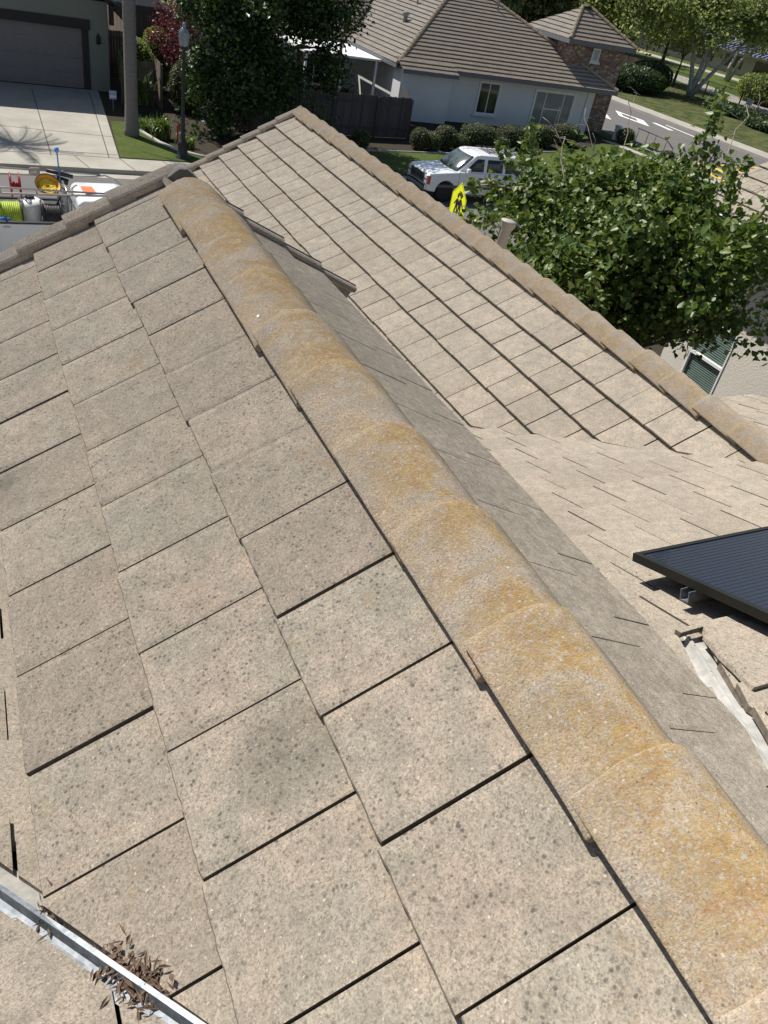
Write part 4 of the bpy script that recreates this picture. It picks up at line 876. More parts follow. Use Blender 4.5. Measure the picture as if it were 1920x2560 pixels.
# ------------------------------------------------------------------ pale houses behind, right-hand neighbour, school
def simple_house(name, label, x0, x1, y0, y1, h, mat, roofm, wins, ov=.4):
    t = thing(name, label, 'house', ((x0+x1)/2, (y0+y1)/2, G)); mb = MB(); mb.bb(x0, x1, y0, y1, G-.1, h); at0(mb.build('wall', mat), t)
    xm, ym = (x0+x1)/2, (y0+y1)/2; rh = (y1-y0)*.22; mb = MB()
    P = [V((x0-ov, y0-ov, h)), V((x1+ov, y0-ov, h)), V((x1+ov, y1+ov, h)), V((x0-ov, y1+ov, h)), V((x0+2.5, ym, h+rh)), V((x1-2.5, ym, h+rh))]
    mb.add(P, [(0, 1, 5, 4), (1, 2, 5), (2, 3, 4, 5), (3, 0, 4), (3, 2, 1, 0)]); at0(mb.build('roof', roofm), t)
    for (a, b, c_, e) in wins: window(t, a, b, c_, e, y0, [(0, .5, 0, 1), (.5, 1, 0, 1)], fr=.1, sill=False)
    return t
simple_house('pale_house', 'pale pink two storey house beyond the brown back fence', 9.5, 17.5, 63, 73, 6.4, M['stucco_pink'], M['far_tile_side'], [(13.2, 14.4, 2.0, 3.4), (16.2, 17.2, 1.6, 3.2), (13.0, 14.4, 4.3, 5.6)])
simple_house('pale_house', 'beige house with a small window seen through the big dark tree', 18.6, 27, 62, 72, 4.2, M['stucco_cream'], M['far_tile_side'], [(19.1, 19.8, 1.8, 3.2), (22.5, 24, 1.6, 2.9)])
nb = thing('neighbour_house', 'cream stucco wall and tiled eave of the house at the right edge', 'house', (11, 6, G))
nx = 11.0; mb = MB()
wy0, wy1, wz0, wz1 = 8.09, 8.88, H-5.5, H-4.26
mb.bb(nx, nx+.2, -2, wy0, G-.1, H-2.85); mb.bb(nx, nx+.2, wy1, 9.45, G-.1, H-2.85); mb.bb(nx, nx+.2, wy0+.0005, wy1-.0005, G-.1, wz0); mb.bb(nx, nx+.2, wy0+.0005, wy1-.0005, wz1, H-2.85); mb.bb(nx+.201, 18, 9.25, 9.449, G-.1, H-2.85)
at0(mb.build('wall', M['stucco_cream']), nb)
mb = MB()
for a, b, c_, e in ((wy0, wy0+.028, wz0, wz1), (wy1-.028, wy1, wz0, wz1), (wy0+.0281, wy1-.0281, wz1-.028, wz1), (wy0+.0281, wy1-.0281, wz0, wz0+.028), (wy0+.0281, wy1-.0281, wz0+.58, wz0+.63)): mb.bb(nx-.015, nx+.05, a, b, c_, e)
w_ = at0(mb.build('window', M['white']), nb)
for z0, z1, nm in ((wz0+.03, wz0+.58, 'pane'), (wz0+.63, wz1-.03, 'pane')):
    mb = MB(); mb.bb(nx+.035, nx+.04, wy0+.03, wy1-.03, z0, z1); g = mb.build(nm, M['glass_green']); g.parent = w_
mb = MB()
for i in range(30): z = wz0+.06+i*.038; mb.bb(nx+.0305, nx+.0345, wy0+.05, wy1-.05, z, z+.016)
g = mb.build('blind', plain('green_white_blind', (.20, .27, .24), .5)); g.parent = w_
pn = R(24)
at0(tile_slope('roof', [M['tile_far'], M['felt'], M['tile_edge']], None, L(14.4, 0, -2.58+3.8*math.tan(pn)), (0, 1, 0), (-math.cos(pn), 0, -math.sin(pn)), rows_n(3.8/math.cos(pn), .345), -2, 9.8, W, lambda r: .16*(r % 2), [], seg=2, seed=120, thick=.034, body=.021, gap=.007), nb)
mb = MB(); mb.bb(10.46, 10.58, -2, 9.8, H-2.74, H-2.62); mb.bb(10.59, 14.3, 9.73, 9.82, H-2.9, H-2.73); at0(mb.build('gutter', M['white']), nb)
mb = MB(); mb.bb(10.6, 10.99, -2, 9.72, H-2.84, H-2.80); at0(mb.build('soffit', M['stucco_cream']), nb)
sc_ = thing('school_building', 'long low beige school with dark windows and a blue metal roof', 'school', (108, 88, .1))
mb = MB(); mb.bb(104, 118, 62, 122, 0, 2.9); at0(mb.build('wall', M['school_wall']), sc_)
for i in range(9): mb = MB(); y = 66+i*6; mb.bb(103.92, 103.99, y, y+3.6, .95, 2.45); at0(mb.build('window', M['glass']), sc_)
mb = MB(); mb.prism([V((102.6, 61, 2.85)), V((110.5, 61, 5.6)), V((110.5, 61, 5.75)), V((102.6, 61, 3.0))], (0, 62, 0))
for i in range(78): y = 61.1+i*.8; mb.prism([V((102.5, y, 3.0)), V((110.5, y, 5.75)), V((110.5, y, 5.9)), V((102.5, y, 3.15))], (0, .1, 0))
at0(fixnormals(mb.build('roof', M['blue_roof'])), sc_)
# enclosure and pale slats left of the iron fence
en = thing('timber_enclosure', 'dark timber enclosure beside the iron fence and the tower', 'enclosure', (66, 74.5, .1)); mb = MB()
for a, b in (((64.4, 72.6), (68.2, 74.2)), ((64.4, 72.6), (63.4, 76.0))):
    a, b = V((*a, .1)), V((*b, .1)); n = 16
    for i in range(n): p = a.lerp(b, i/n); q = a.lerp(b, (i+.92)/n); mb.prism([p, q, q+V((0, 0, 2.1)), p+V((0, 0, 2.1))], (.02, .05, 0), 0, random.random())
at0(fixnormals(mb.build('board_panel', M['wood_dark'])), en)
mb = MB()
for i in range(12): p = V((62.2+i*.22, 75.6+.05*i, 1.2+.0*i)); mb.prism([p, p+V((.13, .03, 0)), p+V((.43, .13, 1.3)), p+V((.30, .10, 1.3))], (0, .04, 0))
at0(fixnormals(mb.build('slat_screen', M['stucco_cream'])), en)
# ------------------------------------------------------------------ iron fence
fi = thing('iron_fence', 'black iron picket fence along the school lawn', 'fence', (69.4, 50, .1)); mb = MB()
a, b = V((68.9, 50, .15)), V((69.6, 92, .15)); n = 230
for i in range(n+1): p = a.lerp(b, i/n); mb.bb(p.x-.012, p.x+.012, p.y-.012, p.y+.012, .15, 1.62)
at0(mb.build('pickets', M['iron']), fi); mb = MB()
for z in (.32, 1.5): mb.prism([a+V((0, 0, z)), b+V((0, 0, z)), b+V((0, 0, z+.05)), a+V((0, 0, z+.05))], (.03, 0, 0))
at0(fixnormals(mb.build('rails', M['iron'])), fi)
for i in range(18): p = a.lerp(b, i/17); mb = MB(); mb.bb(p.x-.045, p.x+.045, p.y-.045, p.y+.045, .1, 1.72); at0(mb.build('post', M['iron']), fi)
ns = thing('notice_sign', 'small white notice hung on the iron fence', 'sign', (69.0, 61.0, 1.0)); mb = MB(); mb.bb(-.06, -.05, -.4, .4, -.25, .3); mb.build('plate', M['white_paint'], ns); mb = MB()
for i in range(3): mb.bb(-.065, -.0605, -.3, .3, .17-.16*i, .22-.16*i)
mb.build('lettering', M['trim_grey'], ns)
# ------------------------------------------------------------------ hand rail, posts and signs on the right
hr = thing('hand_rail', 'black hand rail on the lawn beside the cross street', 'railing', (37.9, 41, G)); mb = MB()
P = [(0, .1, .98), (0, -1.6, .98), (.02, -2.6, .95), (.05, -3.3, .62)]; mb.tube(P, .028, 6); mb.build('top_rail', M['iron'], hr)
for i, (y, z) in enumerate(((0, .98), (-.9, .98), (-1.6, .98), (-2.6, .95), (-3.28, .64))): mb = MB(); mb.tube([(0, y, -.1), (0.01*i, y, z)], .022, 6); mb.build('post', M['iron'], hr)
pd = thing('utility_pedestal', 'small white utility pedestal by the tower foot', 'pedestal', (37.2, 42.1, G)); mb = MB(); mb.bb(-.14, .14, -.14, .14, 0, .75); mb.build('housing', M['white'], pd, bevel=.02); mb = MB(); mb.bb(-.17, .17, -.17, .17, .751, .85); mb.build('lid', M['stucco_white'], pd, bevel=.02)
ss = thing('stop_sign', 'stop sign seen from its bare metal back at the far corner', 'sign', (51.2, 48.1, .1), R(-38)); mb = MB(); mb.bb(-.03, .03, .0, .05, 0, 2.3); mb.build('post', M['post_steel'], ss); mb = MB()
mb.prism([V((.46*math.cos(R(22.5+45*i)), .055, 1.85+.46*math.sin(R(22.5+45*i)))) for i in range(8)], (0, .006, 0)); fixnormals(mb.build('sign_plate', M['sign_back'], ss))
# school crossing sign: pentagon faces along the street
sg = thing('school_crossing_sign', 'yellow green pentagon school sign with two walking children', 'sign', (11.72, 18.5, G)); zb, hw, sh, pk = H-5.98-G, .43, .76, 1.12
yaw_s = R(-94); sg.rotation_euler = (0, 0, yaw_s)
def pent(k, y, mat, nm, th=.004):
    w = hw-k; mb = MB(); b_ = zb+k; s_ = zb+sh-k*.35; p_ = zb+pk-k*1.3
    mb.prism([V((-w, y, b_)), V((w, y, b_)), V((w, y, s_)), V((0, y, p_)), V((-w, y, s_))], (0, th, 0)); return fixnormals(mb.build(nm, mat, sg))
pent(0, 0, M['sign_yellow'], 'sign_plate'); pent(.022, -.0012, M['sign_black'], 'border', .001); pent(.038, -.0022, M['sign_yellow'], 'sign_face', .001)
mb = MB(); mb.bb(-.03, .03, .005, .05, -.1, zb+pk-.1); mb.build('post', M['post_steel'], sg)
def fig(cx, s, z, flip):
    y = -.0036; mb = MB(); X = lambda x: cx+x*s*flip; F = lambda pts: mb.prism([V((X(a), y, z+b*s)) for a, b in pts], (0, .0012, 0))
    mb.prism([V((X(.06*math.cos(i*.628)), y, z+(.545+.06*math.sin(i*.628))*s)) for i in range(10)], (0, .0012, 0))
    F([(-.06, .47), (.06, .47), (.09, .22), (-.08, .22)]); F([(-.08, .22), (-.005, .22), (-.05, .0), (-.12, .0)]); F([(.01, .22), (.09, .22), (.15, .02), (.08, .0)])
    F([(.055, .46), (.2, .30), (.17, .26), (.05, .38)]); F([(-.055, .46), (-.05, .36), (-.15, .25), (-.18, .30)])
    fixnormals(mb.build('child_figure', M['sign_black'], sg))
fig(-.06, .90, zb+.26, -1); fig(.12, 1.0, zb+.24, 1)
def text(body, loc, size, mat, parent, rot=(R(90), 0, 0), shear=0, ex=.0006, name='lettering', align='CENTER'):
    c_ = bpy.data.curves.new('lettering_curve', 'FONT'); c_.body = body; c_.size = size; c_.extrude = ex; c_.align_x = align; c_.shear = shear; c_.offset = .0
    o = bpy.data.objects.new('t', c_); C.objects.link(o); bpy.context.view_layer.update()
    me = bpy.data.meshes.new_from_object(o.evaluated_get(bpy.context.evaluated_depsgraph_get())); bpy.data.objects.remove(o); me.materials.clear(); me.materials.append(mat)
    o = link(name, me, parent); o.location = loc; o.rotation_euler = rot; return o
text('SCHOOL', (0, -.003, zb+.055), .2, M['sign_black'], sg)
# ------------------------------------------------------------------ street lamp, stake, yard sign, plants
lp = thing('street_lamp', 'black street lamp with a clear acorn lantern beside the dark tree', 'street lamp', (7.34, 31.21, G)); mb = MB()
mb.lathe([(.26, -.05), (.26, .05), (.20, .10), (.17, .5), (.20, .54), (.12, .62), (.085, .8), (.07, 1.6), (.055, 3.3), (.075, 3.36), (.05, 3.42), (.05, 3.55), (.11, 3.62), (.13, 3.70)], (0, 0, 0), 16); mb.build('pole', M['iron'], lp)
mb = MB(); mb.lathe([(.12, 3.70), (.165, 3.78), (.19, 3.95), (.185, 4.05), (.20, 4.07), (.17, 4.16), (.10, 4.24), (.075, 4.27)], (0, 0, 0), 20)
k = NT('lantern_glass', .18, .6); k.col(k.mix(k.noise(5), (.30, .34, .36), (.42, .46, .48))); k.b.inputs['Transmission Weight'].default_value = .45; mb.build('lantern', k.m, lp)
mb = MB(); mb.lathe([(.075, 4.27), (.07, 4.36), (.05, 4.40), (.02, 4.43)], (0, 0, 0), 12); mb.build('finial', plain('grey_finial', (.25, .29, .31), .4), lp)
mb = MB(); mb.bb(-.035, .035, -.012, .012, 0, .62); mb.bb(-.05, .05, -.013, .013, .50, .60); o = mb.build('marker_stake', plain('red_stake', (.55, .03, .04), .5)); o.location = (7.72, 33.7, G); tag(o, 'red plastic marker stake in the bed beside the street lamp', 'stake')
ys_ = thing('yard_sign', 'tiny blue and white yard sign near the palm trunk', 'sign', (6.0, 38.2, G)); mb = MB(); mb.bb(-.012, .012, .0, .012, -.05, .75); mb.build('stake', M['post_steel'], ys_); mb = MB(); mb.bb(-.15, .15, -.012, -.001, .45, .78); mb.build('plate', plain('pale_blue_plate', (.38, .45, .62), .5), ys_); mb = MB(); mb.bb(-.12, .12, -.016, -.0125, .52, .60); mb.build('lettering', M['white'], ys_)
def straps(name, label, c, n, ln, wd, mat, seed, arch=.7, up=1.1, cat='plant'):
    rnd = random.Random(seed); t = thing(name, label, cat, (c[0], c[1], c[2])); mb = MB()
    for i in range(n):
        a = rnd.uniform(0, 6.283); l = ln*rnd.uniform(.6, 1.1); e = rnd.uniform(.25, 1)*arch; d = V((math.cos(a), math.sin(a), 0)); s = V((-d.y, d.x, 0)); o = V((rnd.gauss(0, .12), rnd.gauss(0, .12), 0)); P = []
        for k in range(6): q = k/5; P.append(o+d*(l*e*q*(.4+.6*q))+V((0, 0, l*up*(q*(1-.5*e*q*q)-.42*e*q**3))))
        w = [wd*.7, wd, wd, wd*.8, wd*.5, wd*.05]; vs = [p+s*x*w[k] for k, p in enumerate(P) for x in (-.5, .5)]
        mb.add(vs, [(2*k, 2*k+1, 2*k+3, 2*k+2) for k in range(5)], 0, rnd.random())
    mb.build('foliage', mat, t); return t
straps('strap_leaf_plant', 'arching bright strap leaved clump in the bed by the lamp', (7.15, 34.1, G), 190, 1.0, .06, M['leaf_strap'], 1)
straps('strap_leaf_plant', 'smaller strap leaved clump nearest the palm trunk', (6.75, 35.0, G), 90, .7, .05, M['leaf_strap'], 2)
straps('strap_leaf_plant', 'low strap leaved clump between the lamp and the edging', (7.9, 32.9, G), 80, .55, .05, M['leaf_strap'], 5)
straps('cycad_plant', 'upright dark cycad in front of the low wooden fence', (7.35, 38.4, G+.3), 46, 1.75, .13, M['palm_leaf'], 3, .55, .95)
hedges = [(16.3, 35.0, .42, .42, .40, 'small round bush alone in front of the grey fence'), (19.7, 35.6, .5, .5, .50, 'rounded bush nearest the end of the grey fence'), (20.35, 35.4, .35, .35, .40, 'small loose bush right of the fence end'), (21.35, 36.1, .58, .55, .56, 'square clipped bush left of the house downpipe'),
          (22.2, 36.0, .4, .4, .38, 'low pale bush in front of the house downpipe'), (23.75, 36.9, .98, .75, .58, 'largest clipped box bush below the two pane window'), (26.35, 37.7, .95, .72, .55, 'clipped box bush right of the two pane window'), (28.9, 38.7, .92, .72, .55, 'clipped box bush left below the wide window'), (31.3, 39.6, .9, .7, .55, 'clipped box bush right below the wide window'), (25.0, 36.5, .42, .4, .36, 'low bush squeezed between two box bushes'),
          (37.1, 41.1, .6, .55, .48, 'round dark bush at the foot of the stone tower'), (38.0, 38.0, .5, .4, .24, 'low loose bush at the end of the hand rail')]
for i, (x, y, a, b, c_, lb) in enumerate(hedges): shrub('clipped_bush', lb, (x, y), (a, b, c_), 2600 if a > .7 else 1300, M['leaf_box'], .075, 200+i, 'bushes around the white house', 3.2 if a > .7 else 2.4)
for i, (x, y, a, b, c_, lb, mt) in enumerate([(7.6, 41.4, .8, .8, 1.25, 'tall pale green shrub behind the palm trunk', 'leaf_lime'), (8.9, 43.4, .75, .9, 1.4, 'rounded green shrub beside the sunlit side fence', 'leaf_lime'), (9.4, 39.2, .8, .7, 1.1, 'leafy shrub below the plum tree', 'leaf_box'),
                                           (57.5, 65, 3.4, 2, 1.1, 'dark hedge along the far kerb left of the sycamore', 'leaf_dark'), (61.5, 67.5, 2.2, 2, 1.3, 'dark hedge in front of the timber enclosure', 'leaf_dark'), (64.2, 58, 2.4, 3.2, .45, 'dark hedge in front of the iron fence', 'leaf_dark'), (62.5, 51, 2.6, 3.6, .5, 'dark hedge at the right end of the iron fence', 'leaf_dark'), (78.5, 67.5, 2.6, 3.8, 1.5, 'big sunny bush behind the iron fence', 'leaf_lime'), (87, 69, 2.6, 3, 1.6, 'sunny bush in front of the school wall', 'leaf_box'), (8.55, 60.0, .9, .8, 2.2, 'narrow sunlit shrub beyond the brown back fence', 'leaf_lime')]):
    shrub('garden_shrub', lb, (x, y), (a, b, c_), 3200, M[mt], .09 if x < 20 else .24, 230+i, 'loose shrubs', 2.3)
# ------------------------------------------------------------------ debris
rnd = random.Random(17); mb = MB()
for i in range(60):
    x = rnd.uniform(2.0, 2.9); y = rnd.uniform(.9, 1.9); p = V((x, y, zC(x, y)+H+.001)); a = rnd.uniform(0, 6.28); d = V((math.cos(a), math.sin(a), 0)); l = rnd.uniform(.003, .016); w = rnd.uniform(.001, .004); q = V((-d.y, d.x, 0))
    mb.add([p-d*l, p+q*w+V((0, 0, .003)), p+d*l, p-q*w+V((0, 0, .002))], [(0, 1, 2, 3)], 0, rnd.random())
tag(mb.build('roof_debris', M['dry_leaf']), 'scattered dark crumbs on the tiles beside the solar panel', 'debris', kind='stuff')
mb = MB(); mb.lathe([(.001, .004), (.006, .003), (.008, 0)], (0, 0, 0), 10); o = mb.build('bird_dropping', M['white']); o.location = L(.874, 2.535, -1.166); o.rotation_euler = (0, -.7, 0); o.scale = (.8, 1.1, 1); tag(o, 'small white bird dropping on the lichen covered ridge', 'bird dropping')
rnd = random.Random(8); mb = MB()
for i in range(250):
    q = rnd.random(); c0 = V((.125-.085*q, .645+.11*q, 0)) if i < 225 else V((-.035-.03*q, .88+.05*q, 0)); p = V((c0.x+rnd.gauss(0, .016), c0.y+rnd.gauss(0, .02), 0)); p.z = max(zC(p.x, p.y), min(zA(p.x, p.y), zC(p.x, p.y)+.03))+rnd.uniform(-.024, .004); p = p+V((0, 0, H))
    a = rnd.uniform(0, 6.28); d = V((math.cos(a), math.sin(a), rnd.gauss(0, .22))).normalized(); s = d.cross(V((rnd.gauss(0, .5), rnd.gauss(0, .5), 1))).normalized(); l = rnd.uniform(.006, .021); w = rnd.uniform(.0015, .006)
    mb.add([p-d*l, p+s*w+V((0, 0, .003)), p+d*l, p-s*w+V((0, 0, .003))], [(0, 1, 2, 3)], 0, rnd.random())
tag(mb.build('leaf_litter', M['dry_leaf']), 'dry brown leaves and twigs caught in the valley', 'leaf litter', kind='stuff')
# ------------------------------------------------------------------ vehicles
def wheel(t, x, y, r, w, side, nm='wheel'):
    """side -1: outer face towards -y"""
    mb = MB(); mb.lathe([(r*.62, -w/2), (r*.9, -w/2), (r, -w*.36), (r, w*.36), (r*.9, w/2), (r*.62, w/2)], (x, y, r), 28, axis=V((0, side, 0))); ty = mb.build(nm, M['rubber'], t)
    mb = MB(); mb.lathe([(r*.63, -w*.3), (r*.63, w*.42), (r*.55, w*.44), (r*.50, w*.30), (r*.16, w*.36), (r*.14, w*.46), (.01, w*.46)], (x, y, r), 28, axis=V((0, side, 0)))
    rm = mb.build('rim', M['alloy'], ty)
    for k in range(5):
        a = 2*math.pi*k/5+.3; mb = MB(); c0 = V((x+math.cos(a)*r*.37, y+side*w*.352, r+math.sin(a)*r*.37)); mb.lathe([(r*.085, 0), (r*.085, w*.02)], c0, 10, axis=V((0, side, 0))); mb.build('rim_slot', M['rubber'], ty)
    return ty
def arch_prof(pts, arches, r, z0):
    """lower edge of a body side with round wheel openings, from front to rear"""
    out = []
    for (cx, cz) in arches:
        h = math.sqrt(max(r*r-(cz-z0)**2, 0)); a0 = math.atan2(z0-cz, -h); a1 = math.atan2(z0-cz, h)
        a0 = a0 if a0 > 0 else a0+2*math.pi
        for i in range(13): a = a0+(a1-a0)*i/12; out.append((cx+r*math.cos(a), cz+r*math.sin(a)))
    return out
def body(prof, y0, y1, mat, nm, t, bevel=.035):
    mb = MB(); mb.prism([V((x, y0, z)) for x, z in prof], (0, y1-y0, 0)); o = fixnormals(mb.build(nm, mat, t)); b = o.modifiers.new('bevel', 'BEVEL'); b.width = bevel; b.segments = 3; b.limit_method = 'ANGLE'; b.angle_limit = R(50); return o
def quadpatch(name, mat, t, f, nu, nv, smooth=True, th=.0):
    mb = MB(); vs = [f(i/nu, j/nv) for j in range(nv+1) for i in range(nu+1)]
    mb.add(vs, [(j*(nu+1)+i, j*(nu+1)+i+1, (j+1)*(nu+1)+i+1, (j+1)*(nu+1)+i) for j in range(nv) for i in range(nu)], 0, .5, smooth)
    o = fixnormals(mb.build(name, mat, t))
    s = o.modifiers.new('solid', 'SOLIDIFY'); s.thickness = .006; s.offset = 0; return o
SX, SY = 16.02, 27.80
suv = thing('parked_suv', 'white boxy four door suv with a black roof rack parked at the lawn', 'car', (SX, SY, 0))
wb0, wb1, wr, wd = .87, 3.67, .365, 1.76
lower = [(0.03, .42), (.0, .60), (.02, .92), (.06, 1.02)]
prof = [(.05, .40)]+arch_prof(None, [(wb0, wr), (wb1, wr)], .445, .36)+[(4.72, .40), (4.76, .62), (4.74, 1.08), (4.70, 1.15), (1.42, 1.17), (1.30, 1.15), (.20, 1.055), (.06, 1.0), (.03, .9), (.03, .5)]
body(prof, 0, wd, M['car_white'], 'body', suv, .05)
def bow(u): return -.17*(1-abs(2*u-1)**2.6)
cab = [(1.30, 1.10), (2.12, 1.765), (2.30, 1.80), (4.45, 1.80), (4.60, 1.74), (4.72, 1.10)]
mb = MB(); n = len(cab)
vs = [];
for q in range(17):
    yy = q/16; ins = lambda z: .07+(z-1.1)*.16
    for x, z in cab: e = ins(z); crown = .02*math.sin(math.pi*yy)*(1 if z > 1.5 else 0); bw = bow(yy) if x < 2.2 else 0; vs.append((x+bw, e+(wd-2*e)*yy, z+crown))
fs = []
for q in range(16):
    for j in range(n): fs.append((q*n+j, q*n+(j+1) % n, (q+1)*n+(j+1) % n, (q+1)*n+j))
fs += [tuple(range(n)), tuple(16*n+j for j in range(n))[::-1]]
mb.add(vs, fs); o = fixnormals(mb.build('cabin', M['car_white'], suv)); b = o.modifiers.new('bevel', 'BEVEL'); b.width = .03; b.segments = 3; b.limit_method = 'ANGLE'; b.angle_limit = R(35)
def ws(u, v):
    z = 1.165+.56*v; x = 1.30+(z-1.10)/.665*.82; e = .07+(z-1.1)*.16; q = .04+.92*u
    w_ = .03*math.sin(math.pi*v); return V((x+bow(q)-.026-w_*.7, e+(wd-2*e)*q, z+.016+w_*.7))
k = NT('windshield_glass', .11, 1.); k.col(k.mix(k.noise(4), (.05, .07, .068), (.085, .11, .105))); quadpatch('windshield', k.m, suv, ws, 24, 6)
def side(x0, x1, x2, x3, y_side, nm='side_window'):
    """window on the cabin side: lower edge x0..x1, upper edge x3..x2"""
    def f(u, v): z = 1.20+.46*v; e = .07+(z-1.1)*.16-.006; xx = (x0+(x1-x0)*u)*(1-v)+(x3+(x2-x3)*u)*v; return V((xx, e if y_side < 0 else wd-e, z))
    return quadpatch(nm, M['auto_glass'], suv, f, 3, 3)
for s in (-1, 1): side(1.66, 2.52, 2.50, 2.18, s); side(2.66, 3.42, 3.40, 2.66, s); side(3.55, 4.55, 4.46, 3.55, s)
for xx in (1.40, 2.585, 3.48):
    mb = MB(); mb.bb(xx-.006, xx+.006, -.0025, .01, .42, 1.13); mb.build('door_seam', M['black_plastic'], suv)
mb = MB(); mb.bb(.5, 4.7, -.006, .01, .56, .66); mb.build('side_moulding', M['grey_lower'], suv)
mb = MB(); mb.bb(1.32, 3.2, .0, .14, .33, .40); mb.build('side_step', M['chrome'], suv, bevel=.02)
for xx in (2.40, 3.30): mb = MB(); mb.bb(xx-.09, xx+.09, -.02, .01, .94, .99); mb.build('door_handle', M['black_plastic'], suv, bevel=.008)
for yy in (-.16, wd-.02): mb = MB(); mb.bb(1.66, 1.80, yy, yy+.18, 1.14, 1.33); mb.build('wing_mirror', M['car_white'], suv, bevel=.04)
mb = MB(); mb.bb(-.06, .16, .03, wd-.03, .40, .60); mb.build('front_bumper', M['chrome'], suv, bevel=.05)
mb = MB(); mb.bb(-.05, .06, .10, wd-.10, .25, .398); mb.build('air_dam', M['black_plastic'], suv, bevel=.02)
mb = MB(); mb.bb(-.012, .05, .30, wd-.30, .64, .96); g = mb.build('grille', M['black_plastic'], suv)
mb = MB(); mb.bb(-.024, .0, .08, wd-.08, .785, .815); mb.build('grille_bar', M['chrome'], g, bevel=.006)
for s in range(5): mb = MB(); mb.bb(-.018, -.0121, .31, wd-.31, .665+.025*s+(.14 if s > 2 else 0), .675+.025*s+(.14 if s > 2 else 0)); mb.build('grille_slat', M['grey_lower'], g)
for y0 in (.07, wd-.29):
    for z0 in (.66, .82): mb = MB(); mb.bb(-.016, .05, y0, y0+.22, z0, z0+.13); mb.build('headlight', M['lamp_clear'], suv, bevel=.01)
for y0 in (-.008, wd-.06): mb = MB(); mb.bb(.0, .13, y0, y0+.068, .64, .96); mb.build('corner_lamp', M['amber'], suv, bevel=.012)
for y0 in (-.006, wd-.08): mb = MB(); mb.bb(4.70, 4.765, y0, y0+.09, .7, 1.15); mb.build('tail_lamp', M['amber'], suv, bevel=.01)
rk = []
mb = MB()
for yy in (.36, wd-.36): mb.tube([(2.75, yy, 1.86), (2.8, yy, 1.89), (4.4, yy, 1.89), (4.45, yy, 1.86)], .016, 6)
rk_ = mb.build('roof_rack', M['iron'], suv)
for i in range(7): mb = MB(); x = 2.82+.26*i; mb.tube([(x, .36, 1.89), (x, wd-.36, 1.89)], .012, 6); mb.build('cross_bar', M['iron'], rk_)
for i in range(6): mb = MB(); yy = .5+.15*i; mb.bb(2.8, 4.4, yy-.012, yy+.012, 1.822, 1.832); mb.build('rack_strip', M['iron'], rk_)
for x in (wb0, wb1): wheel(suv, x, .13, wr, .25, -1); wheel(suv, x, wd-.13, wr, .25, 1)
# pickup with a ladder rack ------------------------------------------------------
TX, TY = 0.0, 20.0
tk = thing('utility_pickup', 'white work pickup with a steel ladder rack and a loaded bed', 'truck', (TX, TY, 0)); tw = 1.9
prof = [(-2.0, .55)]+arch_prof(None, [(1.45, .40)], .50, .52)+[(2.15, .52), (2.2, .6), (2.2, 1.33), (2.1, 1.34), (-1.9, 1.34), (-2.0, 1.3)]
body([(x, z) for x, z in prof], 0, .09, M['car_white'], 'bed_side', tk, .02); body(prof, tw-.09, tw, M['car_white'], 'bed_side', tk, .02)
mb = MB(); mb.bb(-1.95, 2.18, .091, tw-.091, .72, .80); mb.build('bed_floor', M['black_plastic'], tk)
mb = MB(); mb.bb(-2.0, -1.9, .0, tw, .56, 1.33); mb.build('tailgate', M['car_white'], tk, bevel=.02)
for y0 in (-.01, tw-.10): mb = MB(); mb.bb(-1.98, 2.18, y0, y0+.11, 1.341, 1.385); mb.build('bed_rail', M['black_plastic'], tk, bevel=.012)
cprof = [(2.22, .50), (4.0, .50)]+arch_prof(None, [(4.75, .40)], .47, .5)+[(5.5, .52), (5.56, .8), (5.5, 1.1), (4.1, 1.22), (2.25, 1.22), (2.22, 1.2)]
body(cprof, 0, tw, M['car_white'], 'cab_body', tk, .05)
mb = MB(); cp = [(2.22, 1.15), (2.28, 1.78), (2.40, 1.86), (3.35, 1.87), (3.55, 1.82), (4.2, 1.15)]; n = len(cp); vs = []
for q in range(9):
    for x, z in cp: e = .05+max(0, z-1.15)*.20; vs.append((x, e+(tw-2*e)*q/8, z+.035*math.sin(math.pi*q/8)*(z > 1.7)))
mb.add(vs, [(q*n+j, q*n+(j+1) % n, (q+1)*n+(j+1) % n, (q+1)*n+j) for q in range(8) for j in range(n)]+[tuple(range(n)), tuple(8*n+j for j in range(n))[::-1]])
o = fixnormals(mb.build('cab', M['car_white'], tk)); b = o.modifiers.new('bevel', 'BEVEL'); b.width = .05; b.segments = 3; b.limit_method = 'ANGLE'; b.angle_limit = R(30)
def tside(x0, x1, z0, z1, y_side, nm, mat, off):
    f = lambda u, v: (lambda z: V((x0+(x1-x0)*u+.05*v, (.05+max(0, z-1.15)*.20-off) if y_side < 0 else tw-(.05+max(0, z-1.15)*.20-off), z)))(z0+(z1-z0)*v); return quadpatch(nm, mat, tk, f, 2, 2)
for s in (-1, 1): tside(2.34, 3.5, 1.24, 1.76, s, 'window_seal', plain('grey_window_seal', (.28, .32, .36), .4), .006); tside(2.50, 3.4, 1.28, 1.70, s, 'side_window', M['auto_glass'], .011)
wheel(tk, 1.45, .15, .40, .26, -1); wheel(tk, 1.45, tw-.15, .40, .26, 1); wheel(tk, 4.75, .15, .40, .26, -1); wheel(tk, 4.75, tw-.15, .40, .26, 1)
text('asias', (.66, -.004, 1.255), .085, M['grey_lower'], tk, shear=.35, align='CENTER')
mb = MB()
